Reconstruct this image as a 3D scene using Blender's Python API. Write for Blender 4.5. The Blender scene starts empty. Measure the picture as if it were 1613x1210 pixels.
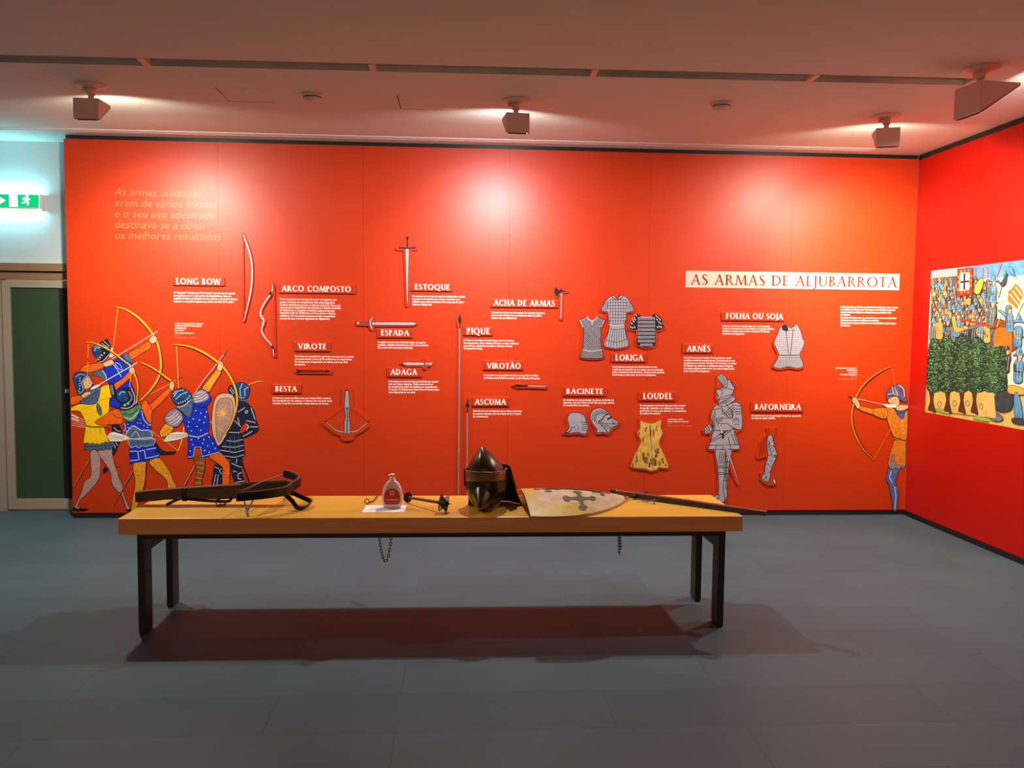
import bpy, bmesh, math, random
from mathutils import Vector, Matrix
from math import sin, cos, pi, radians
random.seed(7)
SC = bpy.context.scene
COL = SC.collection

# ---------------------------------------------------------------- camera
PW, PH = 1613.0, 1210.0
YAW, PITCH, ROLL, FPX = 0.06437, 0.067189, 0.01024, 1320.94
EYE = Vector((0.0, 0.0, 1.5))
FWD = Vector((sin(YAW)*cos(PITCH), cos(YAW)*cos(PITCH), -sin(PITCH)))
_r0 = Vector((cos(YAW), -sin(YAW), 0.0))
_u0 = _r0.cross(FWD)
RGT = cos(ROLL)*_r0 + sin(ROLL)*_u0
UPV = -sin(ROLL)*_r0 + cos(ROLL)*_u0
cam_data = bpy.data.cameras.new('camera')
cam_data.sensor_width = 36.0
cam_data.lens = FPX*36.0/PW
cam_data.clip_start = 0.05
cam = bpy.data.objects.new('camera', cam_data)
COL.objects.link(cam)
cam.matrix_world = Matrix(((RGT.x, UPV.x, -FWD.x, EYE.x), (RGT.y, UPV.y, -FWD.y, EYE.y),
                           (RGT.z, UPV.z, -FWD.z, EYE.z), (0, 0, 0, 1)))
SC.camera = cam

# ---------------------------------------------------------------- world, view, lamp powers
SC.view_settings.view_transform = 'Standard'
SC.view_settings.look = 'None'
SC.view_settings.gamma = 1.0
SC.view_settings.exposure = 0.0
SC.view_settings.use_curve_mapping = False
world = bpy.data.worlds.new('world')
SC.world = world
world.use_nodes = True
world.node_tree.nodes['Background'].inputs[0].default_value = (1.0, 0.62, 0.46, 1)
world.node_tree.nodes['Background'].inputs[1].default_value = 0.48
WASH_W = 52.0        # wide flood of each wall washer (area lamp on its lens)
BEAM_W = 88.0       # reflector beam of each wall washer
SPILL = 0.2         # share of the wide spill on the ceiling
SIGN_E = 48.0        # emergency sign

# ---------------------------------------------------------------- room numbers (metres)
YP = 6.576           # face of the red exhibition panels
YW = 6.85            # white rear wall
XL, XR = -2.953, 3.659
ZC, ZP = 2.905, 2.8745
TZ = 0.573

def ray(px, py):
    return FWD + RGT*((px-PW/2)/FPX) - UPV*((py-PH/2)/FPX)
def at(px, py, X=None, Y=None, Z=None):
    d = ray(px, py)
    t = (Y-EYE.y)/d.y if Y is not None else ((Z-EYE.z)/d.z if Z is not None else (X-EYE.x)/d.x)
    return EYE + d*t

# ---------------------------------------------------------------- materials
def srgb(r, g, b):
    f = lambda c: (c/255/12.92) if c/255 <= .04045 else ((c/255+.055)/1.055)**2.4
    return (f(r), f(g), f(b), 1.0)
MATS = {}
def mat(name, rgb, rough=.6, metal=0.0, spec=.5, emit=None, estr=0.0, noise=None, bump=None, coat=0.0):
    """noise = (scale, second rgb, amount[, stretch]); bump = (scale, strength)"""
    if name in MATS: return MATS[name]
    m = bpy.data.materials.new(name); m.use_nodes = True
    nt = m.node_tree; b = nt.nodes['Principled BSDF']
    b.inputs['Base Color'].default_value = srgb(*rgb)
    b.inputs['Roughness'].default_value = rough
    b.inputs['Metallic'].default_value = metal
    b.inputs['Specular IOR Level'].default_value = spec
    if coat: b.inputs['Coat Weight'].default_value = coat
    if emit:
        b.inputs['Emission Color'].default_value = srgb(*emit)
        b.inputs['Emission Strength'].default_value = estr
    if noise or bump:
        tc = nt.nodes.new('ShaderNodeTexCoord')
        mp = nt.nodes.new('ShaderNodeMapping'); nt.links.new(tc.outputs['Object'], mp.inputs[0])
        if noise and len(noise) > 3: mp.inputs['Scale'].default_value = noise[3]
    if noise:
        n = nt.nodes.new('ShaderNodeTexNoise'); n.inputs['Scale'].default_value = noise[0]
        n.inputs['Detail'].default_value = 4
        nt.links.new(mp.outputs[0], n.inputs['Vector'])
        r = nt.nodes.new('ShaderNodeMapRange'); r.inputs[1].default_value = .35; r.inputs[2].default_value = .68
        r.inputs[4].default_value = noise[2]
        nt.links.new(n.outputs['Fac'], r.inputs[0])
        mx = nt.nodes.new('ShaderNodeMix'); mx.data_type = 'RGBA'
        mx.inputs[6].default_value = srgb(*rgb); mx.inputs[7].default_value = srgb(*noise[1])
        nt.links.new(r.outputs[0], mx.inputs[0]); nt.links.new(mx.outputs[2], b.inputs['Base Color'])
    if bump:
        n2 = nt.nodes.new('ShaderNodeTexNoise'); n2.inputs['Scale'].default_value = bump[0]
        n2.inputs['Detail'].default_value = 3
        nt.links.new(mp.outputs[0], n2.inputs['Vector'])
        bp = nt.nodes.new('ShaderNodeBump'); bp.inputs['Strength'].default_value = bump[1]
        bp.inputs['Distance'].default_value = .004
        nt.links.new(n2.outputs['Fac'], bp.inputs['Height']); nt.links.new(bp.outputs[0], b.inputs['Normal'])
    MATS[name] = m
    return m
def ink(name, r, g, b, *n):
    """printed ink on the panel; n = optional printed texture (scale, rgb, amount)"""
    return mat('print_'+name, (r, g, b), .6, spec=.2, noise=(n if n else None))

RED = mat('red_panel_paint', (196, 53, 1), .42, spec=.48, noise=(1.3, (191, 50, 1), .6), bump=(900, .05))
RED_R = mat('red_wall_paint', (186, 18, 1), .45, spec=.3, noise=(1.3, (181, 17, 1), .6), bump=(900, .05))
WHITE_WALL = mat('white_wall_paint', (196, 209, 213), .7)
CEIL = mat('ceiling_plaster', (216, 223, 208), .85, bump=(500, .04))
BLACK = mat('black_trim', (18, 19, 18), .5)
DARKGAP = mat('dark_recess', (26, 30, 28), .35)
STEEL = mat('powder_coated_steel', (40, 38, 36), .5, metal=.2, noise=(30, (30, 28, 26), .5))
FRAME = mat('door_frame_paint', (170, 160, 146), .5)
GLASSG = mat('dark_green_glass', (58, 82, 60), .22, noise=(3, (52, 74, 54), .5))
FIXT = mat('fixture_enamel', (232, 206, 190), .55)
WHITE_PL = mat('white_plastic', (236, 226, 222), .35)
WHITE_INK = mat('white_lettering', (250, 246, 238), .6, spec=.2)
CREAM = mat('title_band_cream', (196, 193, 176), .6, spec=.2)
REDINK = mat('title_red_ink', (150, 34, 8), .6, spec=.1)
FAINT = mat('faint_peach_lettering', (228, 104, 54), .42, spec=.48)
FAINT2 = mat('faint_credit_lettering', (226, 120, 90), .6)

# ---------------------------------------------------------------- mesh builder
class MB:
    def __init__(s): s.v=[]; s.f=[]; s.m=[]; s.sm=[]; s.mats=[]
    def mi(s, m):
        if m not in s.mats: s.mats.append(m)
        return s.mats.index(m)
    def add(s, vs, fs, m, smooth=False):
        o=len(s.v); s.v += [Vector(v) for v in vs]; k=s.mi(m)
        for f in fs: s.f.append([i+o for i in f]); s.m.append(k); s.sm.append(smooth)
        return s
    def box(s, a, b, m):
        x0,y0,z0=a; x1,y1,z1=b
        vs=[(x0,y0,z0),(x1,y0,z0),(x1,y1,z0),(x0,y1,z0),(x0,y0,z1),(x1,y0,z1),(x1,y1,z1),(x0,y1,z1)]
        return s.add(vs,[(0,3,2,1),(4,5,6,7),(0,1,5,4),(1,2,6,5),(2,3,7,6),(3,0,4,7)],m)
    def bbox(s, a, b, m, r=.003):
        """box with chamfered edges"""
        x0,y0,z0=a; x1,y1,z1=b; bm=bmesh.new()
        bmesh.ops.create_cube(bm,size=1)
        for v in bm.verts:
            v.co=Vector(((x0+x1)/2+v.co.x*(x1-x0),(y0+y1)/2+v.co.y*(y1-y0),(z0+z1)/2+v.co.z*(z1-z0)))
        bmesh.ops.bevel(bm,geom=bm.edges[:],offset=r,segments=2,profile=.5,affect='EDGES')
        s.frombm(bm,m); return s
    def frombm(s, bm, m, smooth=False, M=None):
        bm.verts.index_update()
        vs=[(M@v.co if M else v.co.copy()) for v in bm.verts]
        s.add(vs,[[v.index for v in f.verts] for f in bm.faces],m,smooth); bm.free(); return s
    def poly(s, pts, m):
        """flat (possibly concave) polygon, triangulated"""
        bm=bmesh.new()
        vv=[]
        for p in pts:
            if not vv or (Vector(p)-vv[-1].co).length>1e-5: vv.append(bm.verts.new(p))
        if (vv[0].co-vv[-1].co).length<1e-5: bm.verts.remove(vv.pop())
        f=bm.faces.new(vv); f.normal_update()
        bmesh.ops.triangulate(bm,faces=[f])
        return s.frombm(bm,m)
    def prism(s, pts, ext, m):
        """pts = front outline, ext = vector to the back"""
        e=Vector(ext); n=len(pts); pts=[Vector(p) for p in pts]
        s.poly(pts,m)
        s.add(pts+[p+e for p in pts],[(i,(i+1)%n,(i+1)%n+n,i+n) for i in range(n)],m)
        return s
    def tube(s, path, rad, m, segs=8, closed=False, smooth=True, flat=1.0):
        path=[Vector(p) for p in path]; n=len(path)
        if not isinstance(rad,(list,tuple)): rad=[rad]*n
        vs=[]; up=None
        for i,p in enumerate(path):
            a=path[(i-1)%n] if (closed or i>0) else p
            b=path[(i+1)%n] if (closed or i<n-1) else p
            t=(b-a).normalized()
            if up is None:
                up=Vector((0,0,1)) if abs(t.z)<.9 else Vector((1,0,0))
            u=(up-t*up.dot(t)).normalized(); w=t.cross(u); up=u
            for k in range(segs):
                A=2*pi*k/segs
                vs.append(p+u*cos(A)*rad[i]+w*sin(A)*rad[i]*flat)
        fs=[]
        for i in range(n if closed else n-1):
            j=(i+1)%n
            for k in range(segs):
                l=(k+1)%segs
                fs.append((i*segs+k,i*segs+l,j*segs+l,j*segs+k))
        if not closed:
            fs.append(tuple(range(segs))[::-1]); fs.append(tuple((n-1)*segs+k for k in range(segs)))
        return s.add(vs,fs,m,smooth)
    def lathe(s, prof, c, m, segs=24, sx=1.0, sy=1.0, smooth=True, caps=True):
        """profile [(r,z)] about vertical axis through c"""
        c=Vector(c); vs=[]
        for r,z in prof:
            for k in range(segs):
                A=2*pi*k/segs; vs.append(c+Vector((r*cos(A)*sx,r*sin(A)*sy,z)))
        fs=[(i*segs+k,i*segs+(k+1)%segs,(i+1)*segs+(k+1)%segs,(i+1)*segs+k) for i in range(len(prof)-1) for k in range(segs)]
        if caps: fs += [tuple(range(segs))[::-1], tuple((len(prof)-1)*segs+k for k in range(segs))]
        return s.add(vs,fs,m,smooth)
    def grid(s, P, m, smooth=True, flip=False):
        """P[i][j] points"""
        a=len(P); b=len(P[0])
        fs=[(i*b+j,i*b+j+1,(i+1)*b+j+1,(i+1)*b+j) for i in range(a-1) for j in range(b-1)]
        if flip: fs=[f[::-1] for f in fs]
        return s.add([p for r in P for p in r],fs,m,smooth)
    def build(s, name, parent=None, recalc=False):
        if parent is None:
            xs=[v.x for v in s.v]; ys=[v.y for v in s.v]; zs=[v.z for v in s.v]
            org=Vector(((min(xs)+max(xs))/2,(min(ys)+max(ys))/2,min(zs)))
        else:
            r=parent
            org=Vector((0,0,0))
            while r: org+=r.location; r=r.parent
        me=bpy.data.meshes.new(name)
        me.from_pydata([v-org for v in s.v],[],s.f)
        for m in s.mats: me.materials.append(m)
        for p,k,q in zip(me.polygons,s.m,s.sm): p.material_index=k; p.use_smooth=q
        if recalc:
            bm=bmesh.new(); bm.from_mesh(me); bmesh.ops.recalc_face_normals(bm,faces=bm.faces[:]); bm.to_mesh(me); bm.free()
        me.update()
        o=bpy.data.objects.new(name,me); COL.objects.link(o)
        if parent: o.parent=parent
        else: o.location=org
        return o

def tag(o, label=None, cat=None, group=None, kind=None):
    if label: o['label']=label
    if cat: o['category']=cat
    if group: o['group']=group
    if kind: o['kind']=kind
    return o
def thing(name, loc, label, cat, group=None):
    o=bpy.data.objects.new(name,None); o.empty_display_size=.05; COL.objects.link(o)
    o.location=loc
    return tag(o,label,cat,group)
def struct(mb, name, label=None, parent=None):
    o=mb.build(name,parent)
    o['kind']='structure'
    if label and not parent: o['label']=label
    return o

# ---------------------------------------------------------------- 2-D drawing helpers (pixel frames of the photograph)
def crop(x0, y0, s):
    return lambda p: (x0+p[0]/s, y0+p[1]/s)
def smooth(pts, closed=True, n=4):
    P=[Vector((p[0],p[1])) for p in pts]; N=len(P); out=[]
    rng=range(N) if closed else range(N-1)
    for i in rng:
        p0=P[(i-1)%N] if (closed or i>0) else P[i]
        p1=P[i]; p2=P[(i+1)%N]
        p3=P[(i+2)%N] if (closed or i+2<N) else p2
        for k in range(n):
            t=k/n
            out.append(.5*((2*p1)+(p2-p0)*t+(2*p0-5*p1+4*p2-p3)*t*t+(3*p1-p0-3*p2+p3)*t**3))
    if not closed: out.append(P[-1])
    return [(v.x,v.y) for v in out]
def offset(pts, d):
    P=[Vector(p) for p in pts]; n=len(P)
    ar=sum(P[i].x*P[(i+1)%n].y-P[(i+1)%n].x*P[i].y for i in range(n))
    sg=1 if ar>0 else -1; out=[]
    for i in range(n):
        a=(P[i]-P[i-1]); b=(P[(i+1)%n]-P[i])
        if a.length<1e-6 or b.length<1e-6: out.append(tuple(P[i])); continue
        a.normalize(); b.normalize()
        n1=Vector((a.y,-a.x))*sg; n2=Vector((b.y,-b.x))*sg; m=n1+n2
        if m.length<.3: m=n1
        m.normalize(); k=min(1.6,1/max(.4,m.dot(n1)))
        out.append(tuple(P[i]+m*d*k))
    return out
def ribbon(pts, w, taper=None):
    """closed outline of a stroke; w width (px), taper list of factors"""
    P=[Vector(p) for p in pts]; n=len(P); L=[];R=[]
    for i in range(n):
        a=P[max(0,i-1)]; b=P[min(n-1,i+1)]; t=(b-a)
        if t.length<1e-6: t=Vector((1,0))
        t.normalize(); q=Vector((-t.y,t.x))
        k=w/2
        if taper:
            f=i/(n-1)*(len(taper)-1); j=min(int(f),len(taper)-2); k*=taper[j]+(taper[j+1]-taper[j])*(f-j)
        L.append(tuple(P[i]+q*k)); R.append(tuple(P[i]-q*k))
    return L, R
def hatch(poly, sp, ang, jit=0):
    c,s_=cos(radians(ang)),sin(radians(ang))
    Q=[(x*c+y*s_,-x*s_+y*c) for x,y in poly]; ys=[q[1] for q in Q]
    y=min(ys)+sp/2; out=[]
    while y<max(ys):
        xs=[]
        for i in range(len(Q)):
            (x0,y0),(x1,y1)=Q[i],Q[(i+1)%len(Q)]
            if (y0<=y)!=(y1<=y): xs.append(x0+(y-y0)/(y1-y0)*(x1-x0))
        xs.sort()
        for a,b in zip(xs[::2],xs[1::2]):
            if b-a>sp*.3: out.append([(a*c-y*s_,a*s_+y*c),(b*c-y*s_,b*s_+y*c)])
        y+=sp*(1+random.uniform(-jit,jit))
    return out

class Plane2D:
    """maps photo pixels onto a wall plane with growing tiny layer offsets"""
    def __init__(s, axis, val, step=.00002):
        s.axis=axis; s.val=val; s.base=val; s.step=step; s.k=1
    def P(s, p, extra=0.0):
        v=s.val-s.k*s.step-extra
        return at(p[0],p[1],**{s.axis:v})
WALLP = Plane2D('Y', YP)
RWALLP = Plane2D('X', XR, .000004)

class Art:
    """one flat printed or cut-out part: fills and strokes in crop coordinates, mapped on a wall plane"""
    def __init__(s, fr, plane, extra=0.0):
        s.fr=fr; s.pl=plane; s.mb=MB(); s.extra=extra; s.sc=abs(fr((1,0))[0]-fr((0,0))[0])
    def _w(s, p): return s.pl.P(s.fr(p), s.extra)
    def fill(s, pts, m, sm=True, line=None, lw=.8):
        q=smooth(pts) if sm else list(pts)
        s.pl.k+=1
        s.mb.poly([s._w(p) for p in q], m)
        if line: s.stroke(q+[q[0]], lw/s.sc, line, sm=False)
        return s
    def stroke(s, pts, w, m, sm=True, taper=None):
        """w in crop units"""
        q=smooth(pts,False) if (sm and len(pts)>2) else list(pts)
        L,R=ribbon(q,w,taper); s.pl.k+=1
        vs=[s._w(p) for p in L]+[s._w(p) for p in R]; n=len(L)
        s.mb.add(vs,[(i,i+1,n+i+1,n+i) for i in range(n-1)],m)
        return s
    def strokes(s, many, w, m):
        s.pl.k+=1
        for pts in many:
            L,R=ribbon(pts,w); n=len(L)
            s.mb.add([s._w(p) for p in L]+[s._w(p) for p in R],[(i,i+1,n+i+1,n+i) for i in range(n-1)],m)
        return s
    def dots(s, pts, r, m, n=6):
        s.pl.k+=1
        for x,y in pts:
            s.mb.add([s._w((x+r*cos(2*pi*k/n),y+r*sin(2*pi*k/n))) for k in range(n)],[tuple(range(n))],m)
        return s
    def slab(s, pts, depth, m, sm=True):
        """extruded towards the viewer by depth (front face at extra+depth)"""
        q=smooth(pts) if sm else list(pts)
        e=s.extra; s.extra=e+depth
        front=[s._w(p) for p in q]; s.extra=e
        d={'Y':(0,1,0),'X':(1,0,0)}[s.pl.axis]
        s.mb.prism(front, Vector(d)*(depth+s.extra+s.pl.k*s.pl.step), m)
        return s
    def band(s, pts, w, depth, m, sm=True, round_=True):
        """extruded stroke with rounded ends"""
        q=smooth(pts,False) if (sm and len(pts)>2) else [tuple(p) for p in pts]
        L,R=ribbon(q,w); out=list(L)
        def cap(c,a):
            c=Vector(c); v=Vector(a)-c; return [tuple(c+Matrix.Rotation(-pi*k/5,2)@v) for k in range(1,5)]
        def cap2(c,a):
            c=Vector(c); v=Vector(a)-c; return [tuple(c+Matrix.Rotation(-pi*k/5,2)@v) for k in range(1,5)]
        out+=cap(q[-1],L[-1])+R[::-1]+cap2(q[0],R[0])
        return s.slab(out,depth,m,sm=False)
    def build(s, name, parent=None): return s.mb.build(name,parent)

# ---------------------------------------------------------------- small sans text from the built-in font
def text2d(txt, bold=0.0, shear=0.0, res=2):
    cu=bpy.data.curves.new('lettering','FONT'); cu.body=txt; cu.size=1.0
    cu.resolution_u=res; cu.offset=bold; cu.shear=shear; cu.fill_mode='FRONT'
    ob=bpy.data.objects.new('lettering',cu); COL.objects.link(ob)
    dg=bpy.context.evaluated_depsgraph_get()
    me=bpy.data.meshes.new_from_object(ob.evaluated_get(dg))
    vs=[(v.co.x,v.co.y) for v in me.vertices]; fs=[tuple(p.vertices) for p in me.polygons]
    bpy.data.objects.remove(ob); bpy.data.curves.remove(cu); bpy.data.meshes.remove(me)
    if not vs: return [],[],0
    return vs,fs,max(x for x,y in vs)
def text_block(mb, lines, x0, ys, xmax, m, off=.0006, bold=.018, shear=0.0, right=False, mats=None, ref=None, hscale=1.0):
    """lines set left (or right) aligned; ys = pixel y of each x-height centre; xmax = pixel right end of the longest line"""
    L=[text2d(t,bold,shear) for t in lines]
    wmax=max(l[2] for l in L) if ref is None else L[ref][2]
    a=at(x0,ys[0],Y=YP-off); b=at(xmax,ys[0],Y=YP-off); sc=abs(b.x-a.x)/wmax
    for (vs,fs,w),y,i in zip(L,ys,range(len(L))):
        if not vs: continue
        o=at(x0,y,Y=YP-off)
        X0=o.x-(w*sc if right else 0); Z0=o.z-.27*sc*hscale
        mb.add([(X0+x*sc,YP-off,Z0+yy*sc*hscale) for x,yy in vs],fs,mats[i] if mats else m)

# ---------------------------------------------------------------- roman capitals for the titles
def glyph(ch, T=.15, t=.065):
    q=[]; sf=.075
    def R(x0,y0,x1,y1): q.append([(x0,y0),(x1,y0),(x1,y1),(x0,y1)])
    def ser(x0,x1,y,d,l=sf,r=sf): q.append([(x0-l,y),(x1+r,y),(x1+r,y+.03*d),(x1,y+.1*d),(x0,y+.1*d),(x0-l,y+.03*d)])
    def stem(x,w=T,y0=0,y1=1,b=1,tt=1):
        R(x,y0,x+w,y1)
        if b: ser(x,x+w,y0,1)
        if tt: ser(x,x+w,y1,-1)
    def diag(x0,y0,x1,y1,w): q.append([(x0,y0),(x0+w,y0),(x1+w,y1),(x1,y1)])
    def arc(cx,cy,rx,ry,a0,a1,TT=T,tt=t,n=16):
        for i in range(n):
            p=[]
            for a,k in ((a0+(a1-a0)*i/n,0),(a0+(a1-a0)*(i+1)/n,0),(a0+(a1-a0)*(i+1)/n,1),(a0+(a1-a0)*i/n,1)):
                A=radians(a); X=rx-(TT if k else 0); Yr=ry-(tt if k else 0)
                p.append((cx+X*cos(A),cy+Yr*sin(A)))
            q.append(p)
    def stroke(pts,ws):
        P=smooth(pts,False,5); n=len(P)
        L=[];Rr=[]
        for i in range(n):
            a=Vector(P[max(0,i-1)]);b=Vector(P[min(n-1,i+1)]);d=(b-a).normalized();nn=Vector((-d.y,d.x))
            f=i/(n-1)*(len(ws)-1);j=min(int(f),len(ws)-2);w=ws[j]+(ws[j+1]-ws[j])*(f-j)
            L.append(Vector(P[i])+nn*w/2);Rr.append(Vector(P[i])-nn*w/2)
        for i in range(n-1): q.append([tuple(L[i]),tuple(Rr[i]),tuple(Rr[i+1]),tuple(L[i+1])])
    w=.7
    base={'Ã':'A','Ê':'E','Á':'A'}.get(ch,ch)
    if base=='A':
        diag(.04,0,.39,1,t); diag(.66,0,.335,1.02,T); R(.18,.33,.68,.33+t*.9); ser(.04,.04+t,0,1); ser(.66,.66+T,0,1); w=.86
    elif base=='B':
        stem(.06); arc(.16,.765,.36,.235,-90,90); arc(.16,.27,.42,.27,-90,90); R(.1,0,.2,t); R(.1,1-t,.2,1); R(.1,.5,.2,.5+t); w=.66
    elif base=='C':
        arc(.5,.5,.47,.52,48,312); q.append([(.80,.9),(.83,.9),(.83,.7),(.80,.74)]); q.append([(.80,.1),(.84,.14),(.84,.28),(.80,.26)]); w=.86
    elif base=='D':
        stem(.06); arc(.2,.5,.62,.5,-90,90,n=20); R(.1,0,.25,t); R(.1,1-t,.25,1); w=.88
    elif base in 'EF':
        stem(.06); R(.1,1-t,.5,1); R(.1,.49,.44,.49+t); q.append([(.46,1),(.51,1),(.51,.8),(.49,.8)]); R(.42,.43,.445,.61)
        if base=='E': R(.1,0,.52,t); q.append([(.5,0),(.54,0),(.57,.2),(.545,.2)])
        w=.6
    elif base=='G':
        arc(.5,.5,.47,.52,50,300); stem(.68,T,.06,.42,0,1); q.append([(.80,.9),(.83,.9),(.83,.7),(.80,.74)]); w=.92
    elif base=='H':
        stem(.06); stem(.62); R(.1,.48,.7,.48+t); w=.84
    elif base=='I': stem(.08); w=.31
    elif base=='J':
        R(.1,-.1,.1+T,1); ser(.1,.1+T,1,-1); stroke([(.17,0),(.15,-.15),(.05,-.26),(-.06,-.27)],[T,.11,.07,.05]); w=.33
    elif base=='L':
        stem(.06); R(.1,0,.5,t); q.append([(.48,0),(.52,0),(.56,.22),(.53,.22)]); w=.58
    elif base=='M':
        diag(.05,0,.16,1,t); diag(.50,0,.14,1,T*.95); diag(.50,0,.83,1,t); diag(.87,0,.81,1,T); ser(.05,.05+t,0,1); ser(.87,.87+T,0,1); w=1.08
    elif base=='N':
        R(.1,0,.1+t,1); ser(.1,.1+t,0,1); diag(.68,0,.06,1,T); R(.74,0,.74+t,1); ser(.74,.74+t,1,-1); ser(.1,.1+t,1,-1,.09,0); w=.9
    elif base in 'OQ':
        arc(.5,.5,.48,.52,0,360,n=30); w=1.0
        if base=='Q': stroke([(.52,.02),(.68,-.12),(.86,-.22),(1.05,-.22)],[.1,.12,.1,.04])
    elif base=='P':
        stem(.06); arc(.16,.735,.4,.265,-90,90); R(.1,1-t,.2,1); R(.1,.47,.2,.47+t); w=.6
    elif base=='R':
        stem(.06); arc(.16,.745,.4,.255,-90,90); R(.1,1-t,.2,1); R(.1,.49,.22,.49+t); diag(.62,0,.26,.5,T); q.append([(.62,0),(.86,0),(.86,.03),(.72,.05)]); w=.78
    elif base=='S':
        stroke([(.45,.80),(.42,.94),(.27,.985),(.12,.9),(.1,.75),(.2,.6),(.36,.45),(.46,.28),(.41,.09),(.25,.015),(.1,.06),(.06,.22)],[.03,.06,.06,.09,.13,.155,.16,.14,.1,.065,.06,.03])
        w=.56
    elif base=='T':
        stem(.28,tt=0); R(.02,1-t,.69,1); q.append([(.02,1),(.05,1),(.03,.8),(.0,.8)]); q.append([(.66,1),(.69,1),(.71,.8),(.68,.8)]); w=.72
    elif base=='U':
        R(.08,.3,.08+T,1); ser(.08,.08+T,1,-1); R(.66,.3,.66+t*1.2,1); ser(.66,.66+t*1.2,1,-1); arc(.41,.32,.33,.34,180,360,T*.8,t); w=.84
    elif base=='V':
        diag(.34,0,.0,1,T); diag(.39,0,.7,1,t); ser(0,T,1,-1); ser(.7,.7+t,1,-1); w=.82
    elif base=='W':
        diag(.27,0,.0,1,T); diag(.32,0,.54,1,t); diag(.80,0,.5,1,T); diag(.85,0,1.1,1,t); ser(0,T,1,-1); ser(1.1,1.1+t,1,-1); w=1.2
    elif base==' ': w=.38
    if ch=='Ã': stroke([(.24,1.16),(.34,1.24),(.5,1.14),(.62,1.22)],[.05,.08,.08,.05])
    if ch=='Ê': q.append([(.12,1.12),(.19,1.12),(.29,1.24),(.29,1.3)]); q.append([(.46,1.12),(.39,1.12),(.29,1.24),(.29,1.3)])
    return q, w
def roman(txt, T=.15, t=.065, gap=.09):
    x=0; out=[]
    for ch in txt:
        q,w=glyph(ch,T,t)
        out+=[[(a+x,b) for a,b in p] for p in q]; x+=w+gap
    mx=max(a for p in out for a,b in p); mn=min(a for p in out for a,b in p)
    return [[((a-mn)/(mx-mn),b) for a,b in p] for p in out]
# ================================================================ ROOM
def floor_material():
    m=bpy.data.materials.new('grey_plank_floor'); m.use_nodes=True; nt=m.node_tree; b=nt.nodes['Principled BSDF']
    tc=nt.nodes.new('ShaderNodeTexCoord'); mp=nt.nodes.new('ShaderNodeMapping')
    mp.inputs['Location'].default_value=(.35,.02,0)
    nt.links.new(tc.outputs['Object'],mp.inputs[0])
    br=nt.nodes.new('ShaderNodeTexBrick'); br.offset=.37; br.inputs['Scale'].default_value=1.0
    br.inputs['Brick Width'].default_value=1.32; br.inputs['Row Height'].default_value=.325
    br.inputs['Mortar Size'].default_value=.0012; br.inputs['Mortar Smooth'].default_value=.3
    br.inputs['Color1'].default_value=srgb(76,101,109); br.inputs['Color2'].default_value=srgb(70,94,102)
    br.inputs['Mortar'].default_value=srgb(40,60,66)
    nt.links.new(mp.outputs[0],br.inputs['Vector'])
    n=nt.nodes.new('ShaderNodeTexNoise'); n.inputs['Scale'].default_value=2.2; n.inputs['Detail'].default_value=6
    nt.links.new(tc.outputs['Object'],n.inputs['Vector'])
    mx=nt.nodes.new('ShaderNodeMix'); mx.data_type='RGBA'; mx.blend_type='MULTIPLY'; mx.inputs[0].default_value=.35
    nt.links.new(br.outputs['Color'],mx.inputs[6]); nt.links.new(n.outputs['Fac'],mx.inputs[7])
    nt.links.new(mx.outputs[2],b.inputs['Base Color'])
    b.inputs['Roughness'].default_value=.55; b.inputs['Specular IOR Level'].default_value=.22
    n2=nt.nodes.new('ShaderNodeTexNoise'); n2.inputs['Scale'].default_value=260
    nt.links.new(tc.outputs['Object'],n2.inputs['Vector'])
    bp=nt.nodes.new('ShaderNodeBump'); bp.inputs['Strength'].default_value=.08; bp.inputs['Distance'].default_value=.003
    nt.links.new(n2.outputs['Fac'],bp.inputs['Height']); nt.links.new(bp.outputs[0],b.inputs['Normal'])
    return m
XFAR=-6.2; YB=-2.2
struct(MB().box((XFAR,YB,-.12),(XR+.15,YW+.15,0),floor_material()),'floor','dull grey floor of long vinyl planks')
def slot_y(x): return 4.633-.019*x
SLW=.135; SLX=2.86
c=MB()
def slab4(pts): c.prism([(x,y,ZC) for x,y in pts],(0,0,.14),CEIL)
slab4([(XFAR,YB),(XR+.15,YB),(XR+.15,slot_y(XR)),(XFAR,slot_y(XFAR))])
slab4([(XFAR,slot_y(XFAR)+SLW),(SLX,slot_y(SLX)+SLW),(SLX,slot_y(SLX)),(XR+.15,slot_y(XR)),(XR+.15,YW+.15),(XFAR,YW+.15)])
struct(c,'ceiling','white plastered ceiling with a long narrow recessed slot')
tr=MB(); za=ZC+.13
tr.add([(XFAR,slot_y(XFAR),za),(SLX,slot_y(SLX),za),(SLX,slot_y(SLX)+SLW,za),(XFAR,slot_y(XFAR)+SLW,za)],[(0,1,2,3)],CEIL)
slot=thing('recessed_light_slot',(-.4,slot_y(-.4)+SLW/2,ZC),'long narrow recessed slot with metal reflector running across the ceiling','light slot')
tr.build('slot_lining',slot)
refl_m=mat('reflector_painted_sheen',(214,210,200),.3,metal=.3,noise=(1.1,(120,118,110),.7,(1,.1,.1)))  # pale uneven colour imitates reflections of lit surfaces in the strip
tr=MB()
def sy(x): return slot_y(x)+SLW
tr.add([(XFAR,sy(XFAR)-.002,ZC),(SLX,sy(SLX)-.002,ZC),(SLX,sy(SLX)-.022,ZC+.024),(XFAR,sy(XFAR)-.022,ZC+.024)],[(0,1,2,3)],refl_m)
tr.build('reflector_strip',slot)
for px,py in ((228,99),(588,111),(932,122),(1275,127)):
    x=at(px,py,Z=ZC).x; y=slot_y(x)
    MB().box((x-.016,y,ZC-.004),(x+.016,y+SLW,ZC+.03),FIXT).build('cross_bar',slot)

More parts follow.
